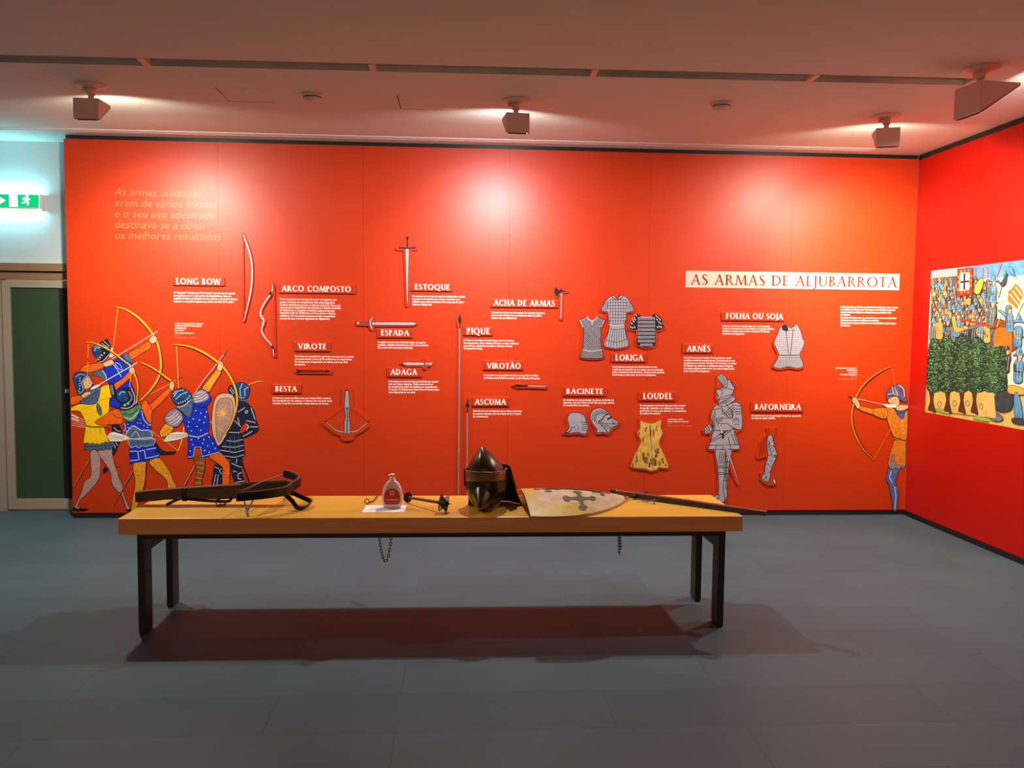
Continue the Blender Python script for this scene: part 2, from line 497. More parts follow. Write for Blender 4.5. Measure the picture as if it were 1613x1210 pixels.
# red exhibition panels
seams=[XL]+[at(px,300,Y=YP).x for px in (343,572,803,1025,1249)]+[XR]
p=MB()
for a,b in zip(seams,seams[1:]): p.box((a+.0005,YP,.042),(b-.0005,YP+.03,ZP),RED)
p.box((XL+.004,YP+.03,.0),(XR,YP+.07,ZP-.01),DARKGAP)
struct(p,'wall_back','long red exhibition panel wall printed with medieval weapons')
struct(MB().box((XL+.002,YP+.006,0),(XR,YP+.03,.041),BLACK),'baseboard_back','black skirting under the long red panel wall')
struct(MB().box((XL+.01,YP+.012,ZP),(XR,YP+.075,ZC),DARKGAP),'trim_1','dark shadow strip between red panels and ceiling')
# right wall
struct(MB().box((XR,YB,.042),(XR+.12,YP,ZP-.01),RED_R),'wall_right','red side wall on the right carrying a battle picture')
struct(MB().box((XR-.006,YB,0),(XR+.1,YP,.041),BLACK),'baseboard_right','black skirting under the red right wall')
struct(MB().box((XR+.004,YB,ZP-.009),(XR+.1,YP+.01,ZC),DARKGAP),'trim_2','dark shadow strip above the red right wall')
# white rear wall, door opening
dx0=at(3,450,Y=YW).x-.09; dz1=at(50,415,Y=YW).z
w=MB()
w.box((XFAR,YW,0),(dx0,YW+.14,ZC),WHITE_WALL); w.box((dx0,YW,dz1),(-2.68,YW+.14,ZC),WHITE_WALL); w.box((-2.68,YW,0),(XR+.1,YW+.14,ZC),WHITE_WALL)
struct(w,'wall_rear','white wall above and beside the glass door at left')
struct(MB().box((XFAR-.1,YB,0),(XFAR,YW,ZC),WHITE_WALL),'wall_left','white wall on the left outside the picture')
d=MB()
zt=[at(50,y,Y=YW).z for y in (415,427,440,453)]
BR=mat('door_header_paint',(150,116,88),.5)
d.box((dx0,YW-.035,zt[1]),(-2.68,YW+.1,dz1),BR); d.box((dx0,YW-.005,zt[2]),(-2.68,YW+.1,zt[1]-.006),BR)
d.box((dx0,YW+.02,zt[1]-.006),(-2.68,YW+.1,zt[1]),BLACK)
xg=at(2,450,Y=YW).x
d.box((dx0,YW-.004,0),(xg-.008,YW+.1,zt[2]),FRAME); d.box((-2.72,YW-.004,0),(-2.68,YW+.1,zt[2]),FRAME)
door=struct(d,'door_1','glass door with pale frame beside the red panel wall')
leaf=MB(); x0=xg+.0; x1=-2.725; xs=at(15,460,Y=YW).x; zb=at(60,786,Y=YW).z
leaf.box((x0,YW+.004,.012),(xs,YW+.05,zt[2]-.008),FRAME); leaf.box((xs,YW+.004,zt[3]),(x1,YW+.05,zt[2]-.008),FRAME)
leaf.box((xs,YW+.004,.012),(x1,YW+.05,zb),FRAME)
lf=struct(leaf,'door_leaf',parent=door)
struct(MB().box((xs,YW+.018,zb),(at(96,620,Y=YW).x,YW+.03,zt[3]),GLASSG),'glass_pane',parent=door)
struct(MB().box((at(96,620,Y=YW).x,YW+.012,zb),(x1,YW+.03,zt[3]),BLACK),'black_edge',parent=door)
h=at(108,616,Y=YW-.05)
struct(MB().box((h.x-.022,h.y-.01,h.z-.014),(h.x+.05,h.y+.01,h.z+.014),FRAME).box((h.x+.02,h.y,h.z-.01),(h.x+.045,YW+.02,h.z+.01),FRAME),'door_handle',parent=door)

# long slot air vent in the ceiling in front of the panels
av=thing('air_vent',(-1.5,6.44,ZC),'long white twin slot air vent in the ceiling above the red panels','air vent')
ya,yb2=6.37,6.47; vx=3.2
f=MB()
for y0,y1 in ((ya,ya+.022),(ya+.038,ya+.056),(ya+.072,yb2)): f.bbox((XFAR,y0,ZC-.006),(vx-.02,y1,ZC+.002),WHITE_PL,.001)
f.box((vx-.02,ya,ZC-.006),(vx,yb2,ZC+.002),WHITE_PL)
f.build('vent_frame',av)
for k,(y0,y1) in enumerate(((ya+.022,ya+.038),(ya+.056,ya+.072))):
    MB().box((XFAR,y0,ZC-.003),(vx-.02,y1,ZC-.0005),BLACK).build('vent_slot',av)

# access hatches
for pts,lab in (([(341,138),(362,159),(432,162),(414,140)],'square ceiling access hatch left of the first smoke detector'),
                ([(626,150),(632,171),(698,172),(696,152)],'square ceiling access hatch near the middle wall washer')):
    P=[at(x,y,Z=ZC) for x,y in pts]
    x0=P[1].x; x1=P[2].x; y0=P[0].y; y1=P[1].y
    t=thing('ceiling_hatch',((x0+x1)/2,(y0+y1)/2,ZC),lab,'hatch','square access hatches in the ceiling')
    MB().box((x0,y0,ZC-.0012),(x1,y1,ZC),CEIL).build('hatch_cover',t)
    g=MB(); k=.006
    g.box((x0-k,y0,ZC-.0016),(x0,y1,ZC),BLACK); g.box((x0-k,y1,ZC-.0016),(x1,y1+k,ZC),BLACK)
    g.build('shadow_gap',t)
# smoke detectors
for (x,y),lab in (((492,149),'round white smoke detector on the ceiling left of the middle wall washer'),((1137,163),'round white smoke detector on the ceiling right of the middle wall washer')):
    P=at(x,y,Z=ZC)
    t=thing('smoke_detector',P,lab,'smoke detector','round smoke detectors on the ceiling')
    MB().lathe([(.068,0),(.068,-.008),(.060,-.016)],P,FIXT,24).build('base_plate',t)
    MB().lathe([(.056,-.016),(.056,-.022),(.046,-.038),(.02,-.043),(.001,-.0435)],P,FIXT,24).build('sensor_head',t)
    MB().lathe([(.0575,-.018),(.0575,-.0225)],P,BLACK,24,caps=False).build('vent_ring',t)

# wall washers
def washer(px, py, yaw, lab, beam, wash, colr, scale=1.0, roll=0):
    """yaw: angle from +Y towards -X the lens looks"""
    P=at(px,py,Z=ZC)
    t=thing('wall_washer',P,lab,'spotlight','ceiling wall washers')
    R=Matrix.Rotation(yaw,4,'Z'); T=Matrix.Translation(P)
    def X(v): return P+(R@Vector(v))
    MB().lathe([(.088,0),(.088,-.006),(.06,-.014),(.04,-.018)],P,FIXT,28).build('ceiling_plate',t)
    mb=MB(); mb.tube([X((0,0,-.016)),X((0,0,-.058))],[.026,.023],FIXT,14); mb.build('swivel_joint',t)
    MB().tube([X((0,0,-.056)),X((0,0,-.1))],.016,STEEL if False else FIXT,12).build('stem',t)
    MB().tube([X((-.022,.0,-.03)),X((-.05,0,-.03))],[.011,.011],FIXT,10).build('locking_knob',t)
    w=.072*scale; z1=-.094; z0=-.094-.118*scale; y0=-.075; y1=y0+.175*scale
    h=MB(); vs=[(-w,y0,z0),(w,y0,z0),(w,y0,z1),(-w,y0,z1),(-w,y1,z1),(w,y1,z1),(-w,y0+.012,z0),(w,y0+.012,z0),(-w,y1,z1-.008),(w,y1,z1-.008)]
    h.add([X(v) for v in vs],[(0,1,2,3),(3,2,5,4),(0,3,4,8,6),(1,7,9,5,2),(0,6,7,1),(4,5,9,8)],FIXT)
    hs=h.build('housing',t)
    A=Vector((0,y0+.012,z0)); B=Vector((0,y1,z1-.008)); n=Vector((0,-(B-A).z,(B-A).y)).normalized(); n=-n if n.z>0 else n
    rim=MB()
    for s in (-1,1):
        rim.add([X(v) for v in ((s*w*.98,A.y,A.z),(s*w*.98,B.y,B.z),(s*w*.98,B.y+n.y*.006,B.z+n.z*.006),(s*w*.98,A.y+n.y*.006,A.z+n.z*.006),
                               (s*w*.82,A.y,A.z),(s*w*.82,B.y,B.z),(s*w*.82,B.y+n.y*.006,B.z+n.z*.006),(s*w*.82,A.y+n.y*.006,A.z+n.z*.006))],
                [(0,1,2,3),(7,6,5,4),(3,2,6,7)],BLACK)
    a2=A+(B-A)*.06
    rim.add([X(v) for v in ((-w*.8,A.y,A.z),(w*.8,A.y,A.z),(w*.8,A.y+n.y*.008,A.z+n.z*.008),(-w*.8,A.y+n.y*.008,A.z+n.z*.008),(w*.8,a2.y,a2.z),(-w*.8,a2.y,a2.z))],[(0,1,2,3),(3,2,4,5)],BLACK)
    rim.build('lens_rim',t)
    L=[A+(B-A)*f+Vector((s*w*.8,0,0)) for f,s in ((.08,-1),(.08,1),(.97,1),(.97,-1))]
    em=mat('lamp_lens_'+'%d_%d_%d'%colr,(255,250,240),.3,emit=colr,estr=6.0)
    MB().add([X(v) for v in L],[(0,1,2,3)],em).build('lens',t)
    M=(A+B)/2+n*.012
    ar=bpy.data.lights.new('lamp_flood','AREA'); ar.shape='RECTANGLE'; ar.size=.07; ar.size_y=.05
    ar.energy=wash; ar.color=[c/255 for c in colr]
    o=bpy.data.objects.new('lamp_flood',ar); COL.objects.link(o); o.parent=t
    o.location=R@M; o.rotation_euler=(R.to_3x3()@Vector((0,.25,-1))).to_track_quat('-Z','Y').to_euler()
    for nm_,en,ang,bl,dr in (('lamp_spill',BEAM_W*SPILL,158,.35,(0,.86,-.5)),('lamp_beam',beam,76,1.0,(0,.93,-.62))):
        sp=bpy.data.lights.new(nm_,'SPOT'); sp.energy=en; sp.spot_size=radians(ang); sp.spot_blend=bl; sp.shadow_soft_size=.03
        sp.color=[c/255 for c in colr]
        o=bpy.data.objects.new(nm_,sp); COL.objects.link(o); o.parent=t
        o.location=R@(M+Vector((0,.03,-.004))); o.rotation_euler=(R.to_3x3()@Vector(dr)).to_track_quat('-Z','Y').to_euler()
    return t
washer(143,134,0.0,'box shaped wall washer at far left of the ceiling',BEAM_W*1.5,WASH_W,(255,224,190))
washer(813,158,radians(6),'box shaped wall washer in the middle of the ceiling',BEAM_W,WASH_W,(255,226,232))
washer(1397,182,radians(-18),'box shaped wall washer near the right end of the red panels',BEAM_W*2.3,WASH_W,(255,228,184))
washer(1545,107,radians(-84),'large wall washer at far right aimed at the battle picture',BEAM_W*.27,WASH_W*.5,(255,226,224),1.35)

# emergency exit sign on the white wall
sg0=at(-62,304,Y=YW-.06); sg1=at(67,330,Y=YW-.06)
sg=thing('exit_sign',((sg0.x+sg1.x)/2,YW,sg1.z),'glowing green emergency exit sign on white wall above the glass door','exit sign')
GREEN=mat('sign_green_lit',(0,150,92),.4,emit=(0,160,96),estr=1.4)
SIGNW=mat('sign_white_lit',(240,255,252),.4,emit=(205,255,250),estr=9.0)
DIFF=mat('sign_diffuser_lit',(235,252,255),.4,emit=(150,238,255),estr=SIGN_E)
mb=MB(); t_=.008
mb.bbox((sg0.x,YW-.012,sg1.z),(sg1.x,YW,sg0.z),WHITE_PL,.002)
mb.bbox((sg1.x-.024,YW-.06,sg1.z),(sg1.x,YW-.012,sg0.z),WHITE_PL,.003); mb.bbox((sg0.x,YW-.06,sg1.z),(sg0.x+.024,YW-.012,sg0.z),WHITE_PL,.003)
mb.build('sign_body',sg)
MB().box((sg0.x+.024,YW-.058,sg1.z+.012),(sg1.x-.024,YW-.014,sg0.z-.002),DIFF).build('light_diffuser',sg)
MB().box((sg0.x+.024,YW-.061,sg1.z+.012),(sg1.x-.024,YW-.0585,sg0.z-.002),GREEN).build('green_face',sg)
MB().bbox((sg0.x+.024,YW-.06,sg1.z),(sg1.x-.024,YW-.056,sg1.z+.012),WHITE_PL,.001).build('lower_rail',sg)
a=MB(); zc_=(sg0.z+sg1.z)/2+.006; yy=YW-.0618; xm=sg1.x
def sq(x0,z0,x1,z1): a.add([(x0,yy,z0),(x1,yy,z0),(x1,yy,z1),(x0,yy,z1)],[(0,1,2,3)],SIGNW)
# running figure in front of a doorway, arrow further left
dz=zc_; 
def pol(pts): a.add([(xm-.12+u*.034,yy,dz+v*.034) for u,v in pts],[tuple(range(len(pts)))],SIGNW)
pol([(-.2,.1),(.3,.2),(.45,.75),(-.05,.8)]); pol([(.35,.7),(.9,.35),(.82,.2),(.3,.5)]); pol([(-.05,.78),(-.7,.55),(-.75,.2),(-.58,.2),(-.5,.42),(.05,.6)])
pol([(-.2,.15),(.1,.15),(-.2,-.45),(-.95,-.55),(-.95,-.38),(-.35,-.3)]); pol([(.0,.15),(.3,.2),(.55,-.3),(.35,-1.0),(.15,-1.0),(.3,-.32)])
a.add([(xm-.112+.0088*cos(k),yy,dz+.0365+.0088*sin(k)) for k in [i*pi/6 for i in range(12)]],[tuple(range(12))],SIGNW)
a.build('running_figure',sg); a=MB()
sq(xm-.215,zc_-.044,xm-.185,zc_+.042); sq(xm-.245,zc_-.044,xm-.215,zc_+.048); a.build('doorway_mark',sg); a=MB()
sq(xm-.42,zc_-.014,xm-.33,zc_+.014); a.add([(xm-.33,yy,zc_-.034),(xm-.275,yy,zc_),(xm-.33,yy,zc_+.034)],[(0,1,2)],SIGNW)
a.build('arrow_mark',sg)

# ================================================================ TABLE
TX0,TX1,TY0,TY1=-1.612,1.423,4.05,4.58
WOOD=mat('beech_table_top',(214,172,62),.36,spec=.45,noise=(4.2,(200,152,46),.8,(.35,6,6)),bump=(30,.03))
WOODF=mat('beech_red_bounce',(252,172,100),.45,noise=(4.2,(240,156,86),.8,(.35,6,6)))  # same beech with the red panels' bounce light put into the colour
tb=thing('exhibit_table',((TX0+TX1)/2,(TY0+TY1)/2,0),'long low wooden table on dark steel legs in front of the red panels','table')
mb=MB(); mb.bbox((TX0,TY0,TZ-.078),(TX1,TY1,TZ),WOOD,.0025)
tt_=mb.build('tabletop',tb)
MB().bbox((TX0+.001,TY0-.0018,TZ-.0765),(TX1-.001,TY0+.001,TZ-.0012),WOODF,.0006).build('front_bounce_tint',tt_)  # thin added facing that carries the painted bounce light
zt_=TZ-.079; LW=.034; LD=.098; IN=.078
MB().bbox((TX0+IN,TY0+.022,zt_-.026),(TX1-IN,TY0+.055,zt_),STEEL).build('front_rail',tb)
MB().bbox((TX0+IN,TY1-.055,zt_-.026),(TX1-IN,TY1-.022,zt_),STEEL).build('rear_rail',tb)
for sx in (0,1):
    xa=TX0+IN if sx==0 else TX1-IN-LW
    MB().bbox((xa,TY0+.02+LD,zt_-.098),(xa+LW,TY1-.02-LD,zt_),STEEL).build('end_rail',tb)
    for ya_,yb_ in ((TY0+.02,TY0+.02+LD),(TY1-.02-LD,TY1-.02)):
        lg=MB().bbox((xa,ya_,.008),(xa+LW,yb_,zt_),STEEL).build('leg',tb)
        MB().box((xa+.003,ya_+.005,0),(xa+LW-.003,yb_-.005,.008),BLACK).build('rubber_foot',lg)

# ================================================================ OBJECTS ON THE TABLE
DKWOOD=mat('dark_bow_wood',(64,44,30),.42,noise=(6,(40,27,18),.8,(1,7,7)),bump=(60,.05))
IRON=mat('blackened_iron',(46,42,38),.42,metal=.7,noise=(14,(30,26,22),.6))
CORD=mat('hemp_cord',(120,92,62),.8,noise=(90,(84,60,38),.7))
CHAINM=mat('chain_steel',(120,112,102),.35,metal=.9)
def chain(mb, path, link=.010, m=CHAINM, wire=.0016):
    path=[Vector(q) for q in path]; seg=[]; tot=0
    for a,b in zip(path,path[1:]): seg.append((tot,(b-a).length,a,b)); tot+=(b-a).length
    s=0; i=0
    while s<tot:
        for t0,l,a,b in seg:
            if t0<=s<=t0+l+1e-9: q=a+(b-a)*((s-t0)/l); d=(b-a).normalized(); break
        up=Vector((0,0,1)) if abs(d.z)<.9 else Vector((1,0,0))
        u=(up-d*up.dot(d)).normalized(); w=d.cross(u)
        A=(u if i%2 else w)*1.0
        mb.tube([q+d*cos(2*pi*k/8)*link*.68+A*sin(2*pi*k/8)*link*.4 for k in range(8)],wire,m,5,closed=True)
        s+=link*.95; i+=1

# ---- crossbow
YX=4.36
cb=thing('crossbow',(-1.0,YX,TZ),'old dark wooden crossbow lying at the left end of the table','crossbow')
def xb(px,py,y=YX): return at(px,py,Y=y)
top=[(215.5,774.5),(250,771),(300,767.5),(345,764.5),(380,762.5),(420,760),(456,757.5)]
bot=[(216,790),(245,788),(262,786),(300,784.5),(345,785.5),(380,784),(420,776),(456,772)]
st=MB(); W2=.024
prof=[xb(*q) for q in top]+[xb(*q) for q in bot[::-1]]
fr=[v+Vector((0,-W2,0)) for v in prof]; st.prism(fr,(0,2*W2,0),DKWOOD)
# raised cheek of the bolt groove
g0=xb(380,763); g1=xb(452,758.5)
for s in (-1,1): st.add([(g0.x,YX+s*.004,g0.z),(g1.x,YX+s*.004,g1.z),(g1.x,YX+s*.012,g1.z),(g0.x,YX+s*.012,g0.z),(g0.x,YX+s*.004,g0.z+.007),(g1.x,YX+s*.004,g1.z+.007),(g1.x,YX+s*.012,g1.z+.007),(g0.x,YX+s*.012,g0.z+.007)],[(4,5,6,7),(0,1,5,4),(3,2,6,7),(0,4,7,3)],DKWOOD)
st.build('tiller',cb,recalc=True)
# prod (bow), near tip to far tip
cen=xb(459,767); near=at(372.5,784,Y=4.06); far=at(448,746.5,Y=4.70)
ctrl=[near,near.lerp(cen,.33)+Vector((.05,-.02,0)),near.lerp(cen,.66)+Vector((.06,-.02,.0)),cen+Vector((0,0,0)),far.lerp(cen,.66)+Vector((.05,.02,0)),far.lerp(cen,.33)+Vector((.045,.02,0)),far]
def sm3(P,n=6):
    out=[]
    for i in range(len(P)-1):
        p0=P[max(0,i-1)];p1=P[i];p2=P[i+1];p3=P[min(len(P)-1,i+2)]
        for k in range(n):
            t=k/n; out.append(.5*((2*p1)+(p2-p0)*t+(2*p0-5*p1+4*p2-p3)*t*t+(3*p1-p0-3*p2+p3)*t**3))
    out.append(P[-1]); return out
cv=sm3(ctrl); pr=MB(); n=len(cv); sec=[]
for i,q in enumerate(cv):
    d=(cv[min(n-1,i+1)]-cv[max(0,i-1)]).normalized(); nrm=Vector((d.y,-d.x,0)).normalized()
    e=abs(i/(n-1)-.5)*2; hh=.022-.004*e; tk=.010-.003*e
    sec.append([q+nrm*tk+Vector((0,0,hh)),q-nrm*tk+Vector((0,0,hh)),q-nrm*tk-Vector((0,0,hh)),q+nrm*tk-Vector((0,0,hh))])
pr.add([v for s_ in sec for v in s_],[(i*4+k,i*4+(k+1)%4,(i+1)*4+(k+1)%4,(i+1)*4+k) for i in range(n-1) for k in range(4)]+[(0,1,2,3),((n-1)*4+3,(n-1)*4+2,(n-1)*4+1,(n-1)*4)],IRON)
prod=pr.build('prod',cb,recalc=True)
# leather trim along the prod's upper edge
MB().tube([q+Vector((0,0,.021)) for q in cv],.0035,CORD,6).build('edge_binding',prod)
s0=near+Vector((.012,.0,.026)); s1=far+Vector((.0,-.01,.0)); mid=s0.lerp(s1,.5)+Vector((.0,0,.006))
MB().tube([s0,s0.lerp(mid,.5),mid,mid.lerp(s1,.5),s1],.0042,CORD,7).build('bowstring',cb)
for e_,q in ((0,s0),(1,s1)):
    MB().tube([q+Vector((.012*cos(k),.004*sin(2*k),.012*sin(k))) for k in [i*pi/4 for i in range(8)]],.003,CORD,6,closed=True).build('string_loop',cb)
# stirrup loop
Aq=xb(447,777,4.30); Bq=at(474,802,Z=TZ+.0105); Cq=at(489,790,Z=TZ+.022); Dq=xb(458,775,4.40)
lp=sm3([Aq,Aq.lerp(Bq,.5),Bq+Vector((-.012,.0,.004)),Bq.lerp(Cq,.5)+Vector((.012,-.012,0)),Cq,Cq.lerp(Dq,.5),Dq],5)
stp=MB(); n=len(lp)
up=Vector((.55,0,.83))
rows=[]
for i,q in enumerate(lp):
    d=(lp[min(n-1,i+1)]-lp[max(0,i-1)]).normalized(); o_=d.cross(up).normalized()
    w_=d.cross(o_).normalized()
    rows.append([q+w_*.011+o_*.003,q+w_*.011-o_*.003,q-w_*.011-o_*.003,q-w_*.011+o_*.003])
stp.add([v for r in rows for v in r],[(i*4+k,i*4+(k+1)%4,(i+1)*4+(k+1)%4,(i+1)*4+k) for i in range(n-1) for k in range(4)]+[(3,2,1,0),((n-1)*4,(n-1)*4+1,(n-1)*4+2,(n-1)*4+3)],IRON)
stp.build('stirrup',cb,recalc=True)
# trigger lever, wrap, ring
tl=[at(263,795,Z=TZ+.0085),at(281,786.5,Y=4.30),at(292,786,Y=4.335),at(320,788.5,Y=4.335),at(345,790,Y=4.335),at(361,789.5,Y=4.335),at(364.5,784,Y=4.34)]
MB().tube(sm3(tl,4),.0075,IRON,8).build('trigger_lever',cb)
b0=xb(289,768); b1=xb(297,787)
MB().bbox((b0.x,YX-.029,b1.z-.004),(b1.x,YX+.029,b0.z+.003),BLACK,.004).build('binding_band',cb)
rc=at(344,793,Y=4.32)+Vector((0,0,.0045))
MB().tube([rc+Vector((.011*cos(k),0,.016*sin(k))) for k in [i*2*pi/12 for i in range(12)]],.003,IRON,6,closed=True).build('ring',cb)
# security chain of the crossbow
ch=MB(); a_=xb(384,786,4.30); low=at(389,806,Z=TZ+.004); b_=xb(400,785,4.30)
chain(ch,[a_,low,at(391,813,Z=TZ+.004)],.011); chain(ch,[low,b_],.011)
tag(ch.build('security_chain'),'thin chain hanging from the crossbow onto the table front edge','chain','security chains on the table')
ch=MB(); chain(ch,[rc+Vector((0,-.01,-.014)),at(352,795,Z=TZ+.004),at(356,793,Z=TZ+.004)],.010)
tag(ch.build('security_chain'),'short chain by the small ring under the crossbow stock','chain','security chains on the table')

# ---- sheet of paper and soap bottle
PAPER=mat('white_paper',(236,238,240),.7)
PC=[at(569.5,807.5,Z=TZ),at(637,807,Z=TZ),at(640.5,796.5,Z=TZ),at(577,796.5,Z=TZ)]
pa=MB(); pa.prism([v+Vector((0,0,.0012)) for v in PC],(0,0,-.001),PAPER)
po=pa.build('paper_sheet'); tag(po,'white printed paper sheet lying under the soap bottle','paper')
pt=MB(); gry=mat('pale_print',(180,184,188),.8)
for k in range(4):
    v=.25+.15*k; e=PC[0].lerp(PC[3],v).lerp(PC[1].lerp(PC[2],v),.16); g=PC[0].lerp(PC[3],v).lerp(PC[1].lerp(PC[2],v),.16+.33-.05*(k%2))
    pt.add([e+Vector((0,0,.0016)),g+Vector((0,0,.0016)),g+Vector((0,.006,.0016)),e+Vector((0,.006,.0016))],[(0,1,2,3)],gry)
pt.build('printed_lines',po)
BX=(at(600,801,Z=TZ).x+at(635.5,801,Z=TZ).x)/2; BY=4.27; BZ=TZ+.0015
bt=thing('soap_bottle',(BX,BY,BZ),'white pump bottle with red label standing on the paper sheet','bottle')
S=.1775/.175
# half widths up the body
pf=[(.036,0),(.0445,.003),(.0505,.02),(.0535,.042),(.0535,.062),(.0505,.084),(.0435,.107),(.034,.124),(.024,.135),(.016,.141)]
body=MB(); segs=32; rows=[]
for r,z in pf:
    row=[]
    for k in range(segs):
        A=2*pi*k/segs; ca,sa=cos(A),sin(A)
        ex=.75
        row.append(Vector((BX+r*abs(ca)**ex*(1 if ca>=0 else -1),BY+(.010+r*.36)*abs(sa)**ex*(1 if sa>=0 else -1),BZ+z)))
    rows.append(row)
BOT=mat('bottle_plastic',(242,214,210),.35)
vs=[v for r in rows for v in r]
body.add(vs,[(i*segs+k,i*segs+(k+1)%segs,(i+1)*segs+(k+1)%segs,(i+1)*segs+k) for i in range(len(rows)-1) for k in range(segs)]+[tuple(range(segs))[::-1],tuple((len(rows)-1)*segs+k for k in range(segs))],BOT,True)
body.build('bottle_body',bt)
def front_y(x,z):
    # front surface depth of the bottle at (x,z)
    for (r0,z0),(r1,z1) in zip(pf,pf[1:]):
        if z0<=z<=z1:
            r=r0+(r1-r0)*(z-z0)/(z1-z0); break
    else: r=pf[-1][0]
    u=min(.999,abs(x)/r); ca=u**(1/.75); sa=max(0,1-ca*ca)**.5
    return BY-(.010+r*.36)*sa**.75
def onb(x,z,e): return Vector((BX+x,front_y(x,z)-e,BZ+z))
LAB=mat('bottle_label_red',(206,44,30),.45)
lb=MB(); G=[]
lw=[(.030,.022),(.036,.027),(.040,.036),(.0415,.048),(.041,.060),(.038,.073),(.033,.085),(.026,.095),(.016,.102),(.004,.1045)]
for hw,z in lw: G.append([onb(-hw+2*hw*j/12,z,.0012) for j in range(13)])
lb.grid(G,LAB); lb.build('label',bt)
lg=MB()
def flat(quad,m,e=.002): lg.add([onb(x,z,e) for x,z in quad],[(0,1,2,3)],m)
PINK=mat('label_pale_ink',(250,214,206),.5)
for q in ([(-.010,.088),(.012,.088),(.012,.092),(-.010,.092)],[(-.010,.068),(-.006,.068),(-.006,.092),(-.010,.092)],[(.008,.072),(.012,.072),(.012,.092),(.008,.092)],[(-.006,.072),(.012,.072),(.012,.076),(-.006,.076)],[(-.001,.079),(.0005,.079),(.0005,.086),(-.001,.086)],[(.003,.079),(.0045,.079),(.0045,.086),(.003,.086)]): flat(q,PINK)
lg.build('logo',bt)
vs,fs,wd=text2d('Desinfetante',.02)
lt=MB(); k_=.062/wd; lt.add([onb(-.031+x*k_,.0435+y*k_,.002) for x,y in vs],fs,PINK); lt.build('label_lettering',bt)
pm=MB(); pm.lathe([(.0155,.139),(.0155,.150),(.0115,.152),(.0115,.155)],(BX,BY,BZ),WHITE_PL,20); pm.build('collar',bt)
pm=MB(); pm.lathe([(.0055,.154),(.0065,.163),(.012,.168),(.0125,.173),(.006,.175)],(BX,BY,BZ),WHITE_PL,18)
pm.tube([(BX-.004,BY,BZ+.169),(BX-.014,BY-.012,BZ+.170),(BX-.015,BY-.018,BZ+.166)],[.0055,.0045,.004],WHITE_PL,10); pm.build('pump_head',bt)

# ring and chain left of the bottle
rg=at(578,794,Z=TZ)+Vector((0,0,.0135))
cr=thing('security_chain',rg+Vector((.04,.03,-.0135)),'steel ring with a short chain standing behind the paper sheet','chain','security chains on the table')
MB().tube([rg+Vector((.0115*cos(k),.002*sin(k),.0115*sin(k))) for k in [i*2*pi/16 for i in range(16)]],.0024,IRON,6,closed=True).build('ring',cr)
ch=MB(); chain(ch,[rg+Vector((.012,.004,-.006)),at(588,789,Z=TZ+.006),at(595,780.5,Z=TZ+.005)],.010); ch.build('links',cr)

# ---- flanged mace
mc=thing('mace',at(680,800,Z=TZ),'iron flanged mace lying on the table beside the soap bottle','mace')
d0=at(642,786,Y=4.40); d0.z=TZ+.0275; h0=at(698,798.5,Y=4.16); h0.z=TZ+.0472
ax=(h0-d0).normalized(); uu=Vector((0,0,1)); uu=(uu-ax*uu.dot(ax)).normalized(); vv=ax.cross(uu)
def cyl(mb,c_,r0,r1,l,m,segs=20):
    a=[c_+(uu*cos(2*pi*k/segs)+vv*sin(2*pi*k/segs))*r0 for k in range(segs)]
    b=[c_+ax*l+(uu*cos(2*pi*k/segs)+vv*sin(2*pi*k/segs))*r1 for k in range(segs)]
    mb.add(a+b,[(k,(k+1)%segs,(k+1)%segs+segs,k+segs) for k in range(segs)]+[tuple(range(segs))[::-1],tuple(range(segs,2*segs))],m,False)
m_=MB(); cyl(m_,d0,.027,.027,.004,IRON,24); cyl(m_,d0-ax*.006,.006,.008,.006,IRON); m_.build('hand_disc',mc,recalc=True)
HAFT=mat('brown_haft',(96,66,46),.5,noise=(40,(70,46,30),.7))
m_=MB(); cyl(m_,d0+ax*.004,.0075,.0085,(h0-d0).length-.03,HAFT,12); m_.build('shaft',mc,recalc=True)
m_=MB(); cyl(m_,h0-ax*.03,.011,.013,.062,IRON,14); hd=m_.build('head',mc,recalc=True)
GRN=mat('dull_bronze_steel',(74,72,58),.42,metal=.5,noise=(25,(50,46,36),.7))
for k in range(6):
    A=2*pi*k/6+.3; dr=uu*cos(A)+vv*sin(A); tn=ax.cross(dr)
    o_=h0-ax*.03
    pts=[o_+dr*.008,o_+ax*.022+dr*.036,o_+ax*.036+dr*.049,o_+ax*.066+dr*.010]
    m_=MB(); m_.prism([q+tn*.0022 for q in pts],tn*-.0044,GRN); m_.build('flange',hd,recalc=True)

# ---- helmet with pointed visor
HX=at(770,803,Z=TZ).x; HY=4.285
hm=thing('helmet',(HX,HY,TZ),'dark steel pointed helmet with visor standing in the middle of the table','helmet')
HST=mat('dark_helmet_steel',(92,84,66),.27,metal=.85,noise=(9,(48,42,32),.75),bump=(14,.06))
HBR=mat('brown_helmet_band',(150,98,66),.36,metal=.4,noise=(20,(104,66,44),.7))
VST=mat('visor_steel',(78,70,54),.28,metal=.85,noise=(9,(40,34,26),.75))
MAIL=mat('black_mail',(30,28,26),.4,metal=.6,noise=(160,(110,104,96),.8),bump=(160,.8))
KX=308.0  # pixels per metre at the helmet
def hx(px): return HX+(px-770)/KX
def hz(py): return TZ+(803-py)/KX
Q=pi/180
